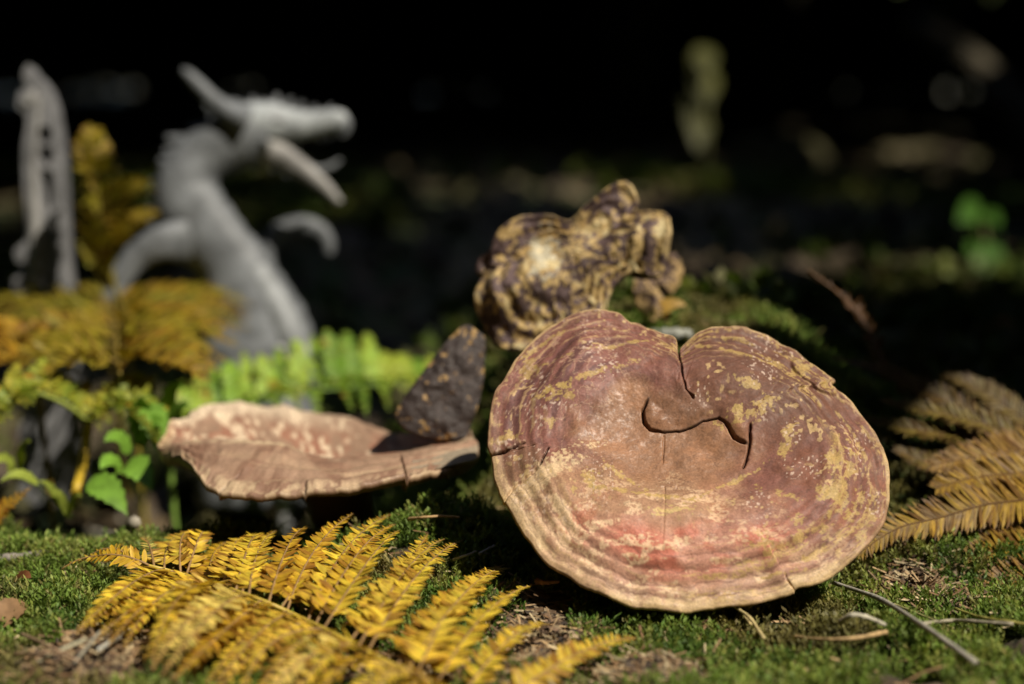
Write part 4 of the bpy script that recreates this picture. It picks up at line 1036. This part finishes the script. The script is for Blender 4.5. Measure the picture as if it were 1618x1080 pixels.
twig('stick', 'weathered grey stick lying on the moss at the left edge', [(-20,882,0.006),(30,880,0.010),(76,874,0.008)], 0.0030, 0.0024, (0.24, 0.21, 0.18), cat='stick')
twig('stick', 'pale broken stick end in front of the dark hollow', [(134,840,0.006),(158,846,0.010),(180,852,0.008)], 0.0042, 0.0034, (0.36, 0.34, 0.28), cat='stick')
twig('stick', 'stubby pale wood chip at the edge of the dark hollow', [(186,836,0.006),(200,840,0.010),(214,846,0.008)], 0.0050, 0.0040, (0.36, 0.32, 0.25), cat='stick')
twig('stick', 'grey splintered wood chip tucked behind the notch of the large cap', [(1030,532,0.006),(1060,528,0.012),(1092,530,0.008)], 0.0050, 0.0040, (0.30, 0.30, 0.26), cat='stick')
# dry leaves
def dry_leaf(label, base, tip, wid, col, lift=0.008, up=(0.1, -0.4, 0.9)):
    mb = MB(); blade(mb, G(*base, lift), G(*tip, lift + 0.004), wid, up, col, serr=0.06, fold=0.35, arch=0.004)
    return tag(mb.build('dry_leaf', M_FERN), label, 'leaf')
dry_leaf('curled tan dead leaf in the lower left corner', (2, 990), (44, 955), 0.016, (0.34, 0.20, 0.10))
dry_leaf('small rusty dead leaf on the moss at the left edge', (22, 930), (50, 915), 0.010, (0.26, 0.10, 0.04))
q = W(1030, 500, 1.20)
mb = MB(); blade(mb, W(1030, 505, 1.19), W(1086, 484, 1.19), 0.010, (0.1, -0.8, 0.5), (0.46, 0.28, 0.06), serr=0.05)
tag(mb.build('dry_leaf', M_FERN), 'amber dead leaf under the small curled mushroom scrap', 'leaf')

# ------------------------------------------------------------------ background: log, plants, trees
def log(label, pts, r, col, n=30, parent_cat='log'):
    P = catmull(pts, n); V, Fs = tube(P, r * (1 + 0.12 * np.sin(np.arange(n))), 16, wob=0.14)
    c = np.array(col) * (0.6 + 0.8 * fbm(V[:, 0] * 6, V[:, 1] * 6, V[:, 2] * 6, 601, 3))[:, None]
    return tag(mesh_obj('fallen_log', V, Fs, M_BARK, None, c), label, parent_cat)
log('pale rotting log lying across the forest floor far behind the large cap', [W(1170, 285, 6.0), W(1300, 275, 6.1), W(1460, 270, 6.3), W(1640, 280, 6.5)], 0.10, (0.11, 0.092, 0.045))
log('mossy broken log end in front of the far rotting log', [W(1180, 265, 5.0), W(1230, 268, 5.1), W(1280, 275, 5.2)], 0.09, (0.10, 0.09, 0.038))
log('grey log in the dim forest between the dragon and the dark cap', [W(560, 450, 3.2), W(640, 440, 3.3), W(730, 445, 3.4)], 0.05, (0.16, 0.14, 0.10))
P = catmull([W(1440, 30, 4.6), W(1500, 70, 4.5), W(1560, 120, 4.4), W(1620, 185, 4.3), W(1700, 300, 4.2), W(1760, 420, 4.2), W(1800, 520, 4.2)], 30)
P[-1, 2] = H(P[-1, 0], P[-1, 1]) - 0.05
V, Fs = tube(P, np.linspace(0.035, 0.06, 30), 10, wob=0.2)
tag(mesh_obj('leaning_branch', V, Fs, M_BARK, None, np.broadcast_to((0.07, 0.058, 0.035), V.shape)), 'bare dead branch slanting down from the upper right of the dim forest', 'branch')
def sapling(label, base, leaves, d, col, stemr=0.004):
    e = empty('sapling', base); tag(e, label, 'plant')
    top = W(leaves[0][0], leaves[0][1], d); mb = MB()
    rib(mb, catmull([base, (np.array(base) + top) / 2 + [0.01, 0, 0], top], 12), stemr, stemr * 0.5, (0.12, 0.12, 0.04), 6); mb.build('stalk', M_STEM, e)
    for (bx, by, tx, ty, w) in leaves:
        mb = MB(); blade(mb, W(bx, by, d), W(tx, ty, d - 0.05), w, (0.1, -1, 0.3), col, serr=0.04); mb.build('leaf', M_FERN, e)
g1 = W(1540, 520, 2.3); g1[2] = H(g1[0], g1[1])
sapling('small green sapling with three bright leaves in the forest beyond the ochre ferns', g1, [(1550,335,1512,352,0.04),(1548,340,1580,360,0.03),(1545,440,1548,508,0.05),(1550,380,1562,440,0.05),(1552,400,1525,400,0.025)], 2.3, (0.05, 0.125, 0.015))
g2 = W(1105, 440, 3.6); g2[2] = H(g2[0], g2[1])
sapling('yellowing sapling with hanging leaves in the dark above the large cap', g2, [(1112,75,1116,125,0.05),(1110,110,1118,170,0.06),(1098,150,1090,205,0.05),(1110,185,1102,240,0.05),(1105,90,1094,112,0.03)], 3.6, (0.10, 0.10, 0.018), 0.006)
gl = G(1585, 630, 0.01)
mb = MB(); q = W(1585, 640, 1.75); q[2] = H(q[0], q[1]) + 0.02; blade(mb, q + [-0.012, 0, 0], q + [0.012, 0, 0.008], 0.022, (0, -0.8, 0.6), (0.45, 0.22, 0.10)); tag(mb.build('dry_leaf', M_FERN), 'round orange dead leaf on the dim ground beyond the ochre ferns', 'leaf')

# ---- crown sprays removed to shape where the sun reaches the ground
rng = np.random.default_rng(424)
LITPOLY = np.array([(-1.2,0.3),(0.55,0.3),(0.60,0.95),(0.52,1.12),(0.38,1.22),(0.22,1.20),(0.11,1.14),(0.05,1.32),(0.05,1.52),(0.0,1.68),(-0.13,1.84),(-0.34,2.0),(-0.78,2.0),(-1.1,1.7)])
def in_poly(x, y, P, grow=0.0):
    c = P.mean(0); Q = c + (P - c) * (1 + grow)
    r = np.zeros(x.shape, bool); j = len(Q) - 1
    for i in range(len(Q)):
        xi, yi = Q[i]; xj, yj = Q[j]
        r ^= ((yi > y) != (yj > y)) & (x < (xj - xi) * (y - yi) / (yj - yi + 1e-12) + xi)
        j = i
    return r
DAP = [(-0.015, 1.27, 0.085, 1.0), (-0.30, 1.72, 0.10, 1.0), (-0.11, 1.47, 0.07, 1.0)]  # spots where sprays are also dropped to place patches of sun
for (px, py, rr_, k) in [(1240,290,0.5,0.80),(1330,250,0.6,0.80),(1420,330,0.35,0.78),(880,310,0.3,0.78),(400,320,0.4,0.80),(1390,420,0.26,0.8),(1250,455,0.12,0.75),(720,445,0.18,0.7),(1590,470,0.2,0.8),(1470,620,0.06,0.6),(30,350,0.3,0.75),(640,400,0.2,0.6)]:
    g = G(px, py); DAP.append((g[0], g[1], rr_, k))
for (px, py, d, rr_, k) in [(1220,268,5.1,0.30,0.7),(1290,272,5.6,0.25,0.66),(1390,272,6.2,0.3,0.62),(1548,360,2.3,0.05,0.7),(1550,460,2.3,0.06,0.9),(1110,140,3.6,0.16,0.75),(1540,110,4.4,0.3,0.5)]:
    g = W(px, py, d); g = g - SUN_TO * g[2] / SUN_TO[2]; DAP.append((g[0], g[1], rr_, k))
def sun_gap(C, size):
    X = C[:, 0] - SUN_TO[0] / SUN_TO[2] * C[:, 2]; Yq = C[:, 1] - SUN_TO[1] / SUN_TO[2] * C[:, 2]
    # grow the opening by the size of the spray
    c = LITPOLY.mean(0); v = np.stack([X, Yq], -1) - c; L = np.linalg.norm(v, axis=1, keepdims=True) + 1e-9
    sh = c + v * np.maximum(0, 1 - (size[:, None] * 0.18) / L)
    g = in_poly(sh[:, 0], sh[:, 1], LITPOLY)
    sh2 = c + v * np.maximum(0, 1 - (size[:, None] * 0.18 + np.where(X > 0.19, 0.22, 0.08)[:, None]) / L)
    g |= in_poly(sh2[:, 0], sh2[:, 1], LITPOLY) & (rng.random(len(X)) < np.where(X > 0.19, 0.90, 0.80)) & ((X > 0.19) | (X < -0.1))
    for (x, y, r, k) in DAP:
        g |= (np.hypot(X - x, Yq - y) < r + size * 0.35) & (rng.random(len(X)) < k)
    return g
def tree(x, y, ht, z0, rad, nq, label, group, trunk_r=0.14):
    e = empty('spruce_tree', (x, y, float(H(x, y)) - 0.05)); tag(e, label, 'tree', group)
    zs = np.linspace(0, 1, 16)[:, None]
    P = np.array([x, y, float(H(x, y)) - 0.05]) * (1 - zs) + np.array([x + rng.normal() * 0.3, y + rng.normal() * 0.3, ht]) * zs
    V, Fs = tube(P, np.linspace(trunk_r, 0.02, 16) * (1 + 0.5 * np.exp(-np.linspace(0, 25, 16))), 14, wob=0.12)
    c = np.array((0.12, 0.10, 0.06)) * (0.6 + 0.8 * fbm(V[:, 0] * 9, V[:, 1] * 9, V[:, 2] * 2, 701, 3))[:, None]
    mesh_obj('trunk', V, Fs, M_BARK, e, c)
    t = rng.random(nq) ** 1.35
    z = z0 + t * (ht - z0)
    rr_ = rad * (1 - t * 0.92) * np.sqrt(rng.random(nq)); a = rng.random(nq) * 6.283
    C = np.stack([x + np.cos(a) * rr_, y + np.sin(a) * rr_, z - 0.25 * rr_], -1)
    size = rng.uniform(0.22, 0.55, nq)
    keep = ~sun_gap(C, size)
    # keep the sprays out of the picture's own space
    dep = C[:, 1] * CP - (C[:, 2] - CAM_Z) * SP
    vv = (C[:, 1] * SP + (C[:, 2] - CAM_Z) * CP) / np.maximum(dep, 0.01)
    keep &= ~((dep > 0) & (dep < 5.0) & (np.abs(C[:, 0]) < 0.42 * dep + 0.5) & (vv < 0.35))
    keep &= C[:, 2] > 0.15
    C, size, a = C[keep], size[keep], a[keep]
    n = len(C)
    if n == 0: return
    d = np.stack([np.cos(a), np.sin(a), -0.35 + rng.normal(0, 0.25, n)], -1) + rng.normal(0, 0.35, (n, 3)); d = unit(d)
    s = unit(np.cross(d, np.array([0, 0, 1.0]) + rng.normal(0, 0.35, (n, 3))))
    w = size * 0.32
    V = np.stack([C - d * size[:, None] * 0.5, C + s * w[:, None], C + d * size[:, None] * 0.5, C - s * w[:, None]], 1).reshape(-1, 3)
    cc = np.array((0.035, 0.065, 0.022)) * rng.uniform(0.5, 1.4, (n, 1)); cc = np.repeat(cc, 4, 0)
    mesh_obj('crown', V, np.arange(len(V)).reshape(-1, 4), M_NEEDLE, e, cc, smooth=False)
G_IN = 'trees standing in the dark forest behind the caps'
LB_IN = 'dark spruce trunk barely visible in the black forest behind the caps'
for (x, y, r) in [(-2.3,6.5,0.16),(-0.75,8.5,0.18),(0.5,7.2,0.14),(1.5,10.0,0.2),(3.2,9.0,0.18),(-3.6,10.5,0.2),(2.0,12.5,0.2),(-1.6,12.5,0.2),(5.0,13.0,0.2),(0.3,14.0,0.2),(-5.5,14.0,0.2),(3.6,15.5,0.2),(-3.2,16.0,0.2)]:
    tree(x, y, rng.uniform(10, 14), 1.2 if y > 11 else 2.0, 3.2, 3600, LB_IN, G_IN, r)
G_OUT = 'trees added for shade around the caps'
LB_OUT = 'spruce tree added around the caps to block the sky and cast shade'
ring = [(-4.0,3.5),(4.2,4.2),(-6.5,7.5),(7.5,8.0),(-3.2,-1.5),(3.4,0.6),(0.6,-3.6),(-6.0,0.5),(6.5,1.0),(-5.0,-5.0),(4.5,-5.5),(-0.5,-7.5),(8.5,-3.0),(-9.0,3.5),(-9.0,-3.0),(10.0,4.5),(-9.5,11.0),(10.5,12.0),(-7.5,18.0),(0.0,19.0),(8.0,18.5),(-4.0,20.5),(4.2,20.0),(12.5,-0.5),(-12.0,7.0),(8.0,-8.5),(-6.5,-9.5),(1.5,-11.5),(12.0,-7.0),(-12.5,-1.0)]  # trees added all round to shut out sky light and throw shade
for (x, y) in ring:
    far = math.hypot(x, y - 1) > 7.5
    tree(x, y, rng.uniform(9, 13), 0.3 if far else 1.6, 3.6 if not far else 3.4, 8200, LB_OUT, G_OUT, 0.16)
# low dark undergrowth that closes the view between the trunks
def bush(x, y, r, h, col, label):
    e = empty('bush', (x, y, float(H(x, y)))); tag(e, label, 'bush', 'bushes in the dark forest')
    mb = MB()
    for k in range(5):
        a = rng.random() * 6.28; rib(mb, sag_path((x, y, float(H(x, y)) - 0.03), (x + math.cos(a) * r * 0.6, y + math.sin(a) * r * 0.6, h * 0.8), 6, 0.05), 0.012, 0.004, (0.05, 0.035, 0.02), 5)
    mb.build('stem', M_BARK, e)
    n = 900; u = unit(rng.normal(size=(n, 3))); C = u * (rng.random((n, 1)) ** 0.4) * np.array([r, r, h * 0.55]) + np.array([x, y, h * 0.55 + float(H(x, y))])
    d = unit(rng.normal(size=(n, 3))); s = unit(np.cross(d, rng.normal(size=(n, 3)))); L = rng.uniform(0.05, 0.11, (n, 1))
    V = np.stack([C - d * L, C + s * L * 0.5, C + d * L, C - s * L * 0.5], 1).reshape(-1, 3)
    mesh_obj('foliage', V, np.arange(len(V)).reshape(-1, 4), M_NEEDLE, e, np.repeat(np.array(col) * rng.uniform(0.5, 1.4, (n, 1)), 4, 0), smooth=False)
for i in range(26):
    y = rng.uniform(8.5, 18); x = rng.uniform(-0.36, 0.36) * y
    bush(x, y, rng.uniform(0.5, 1.0), rng.uniform(0.7, 1.6), (0.09, 0.11, 0.045), 'dark leafy bush between the trunks of the black forest')
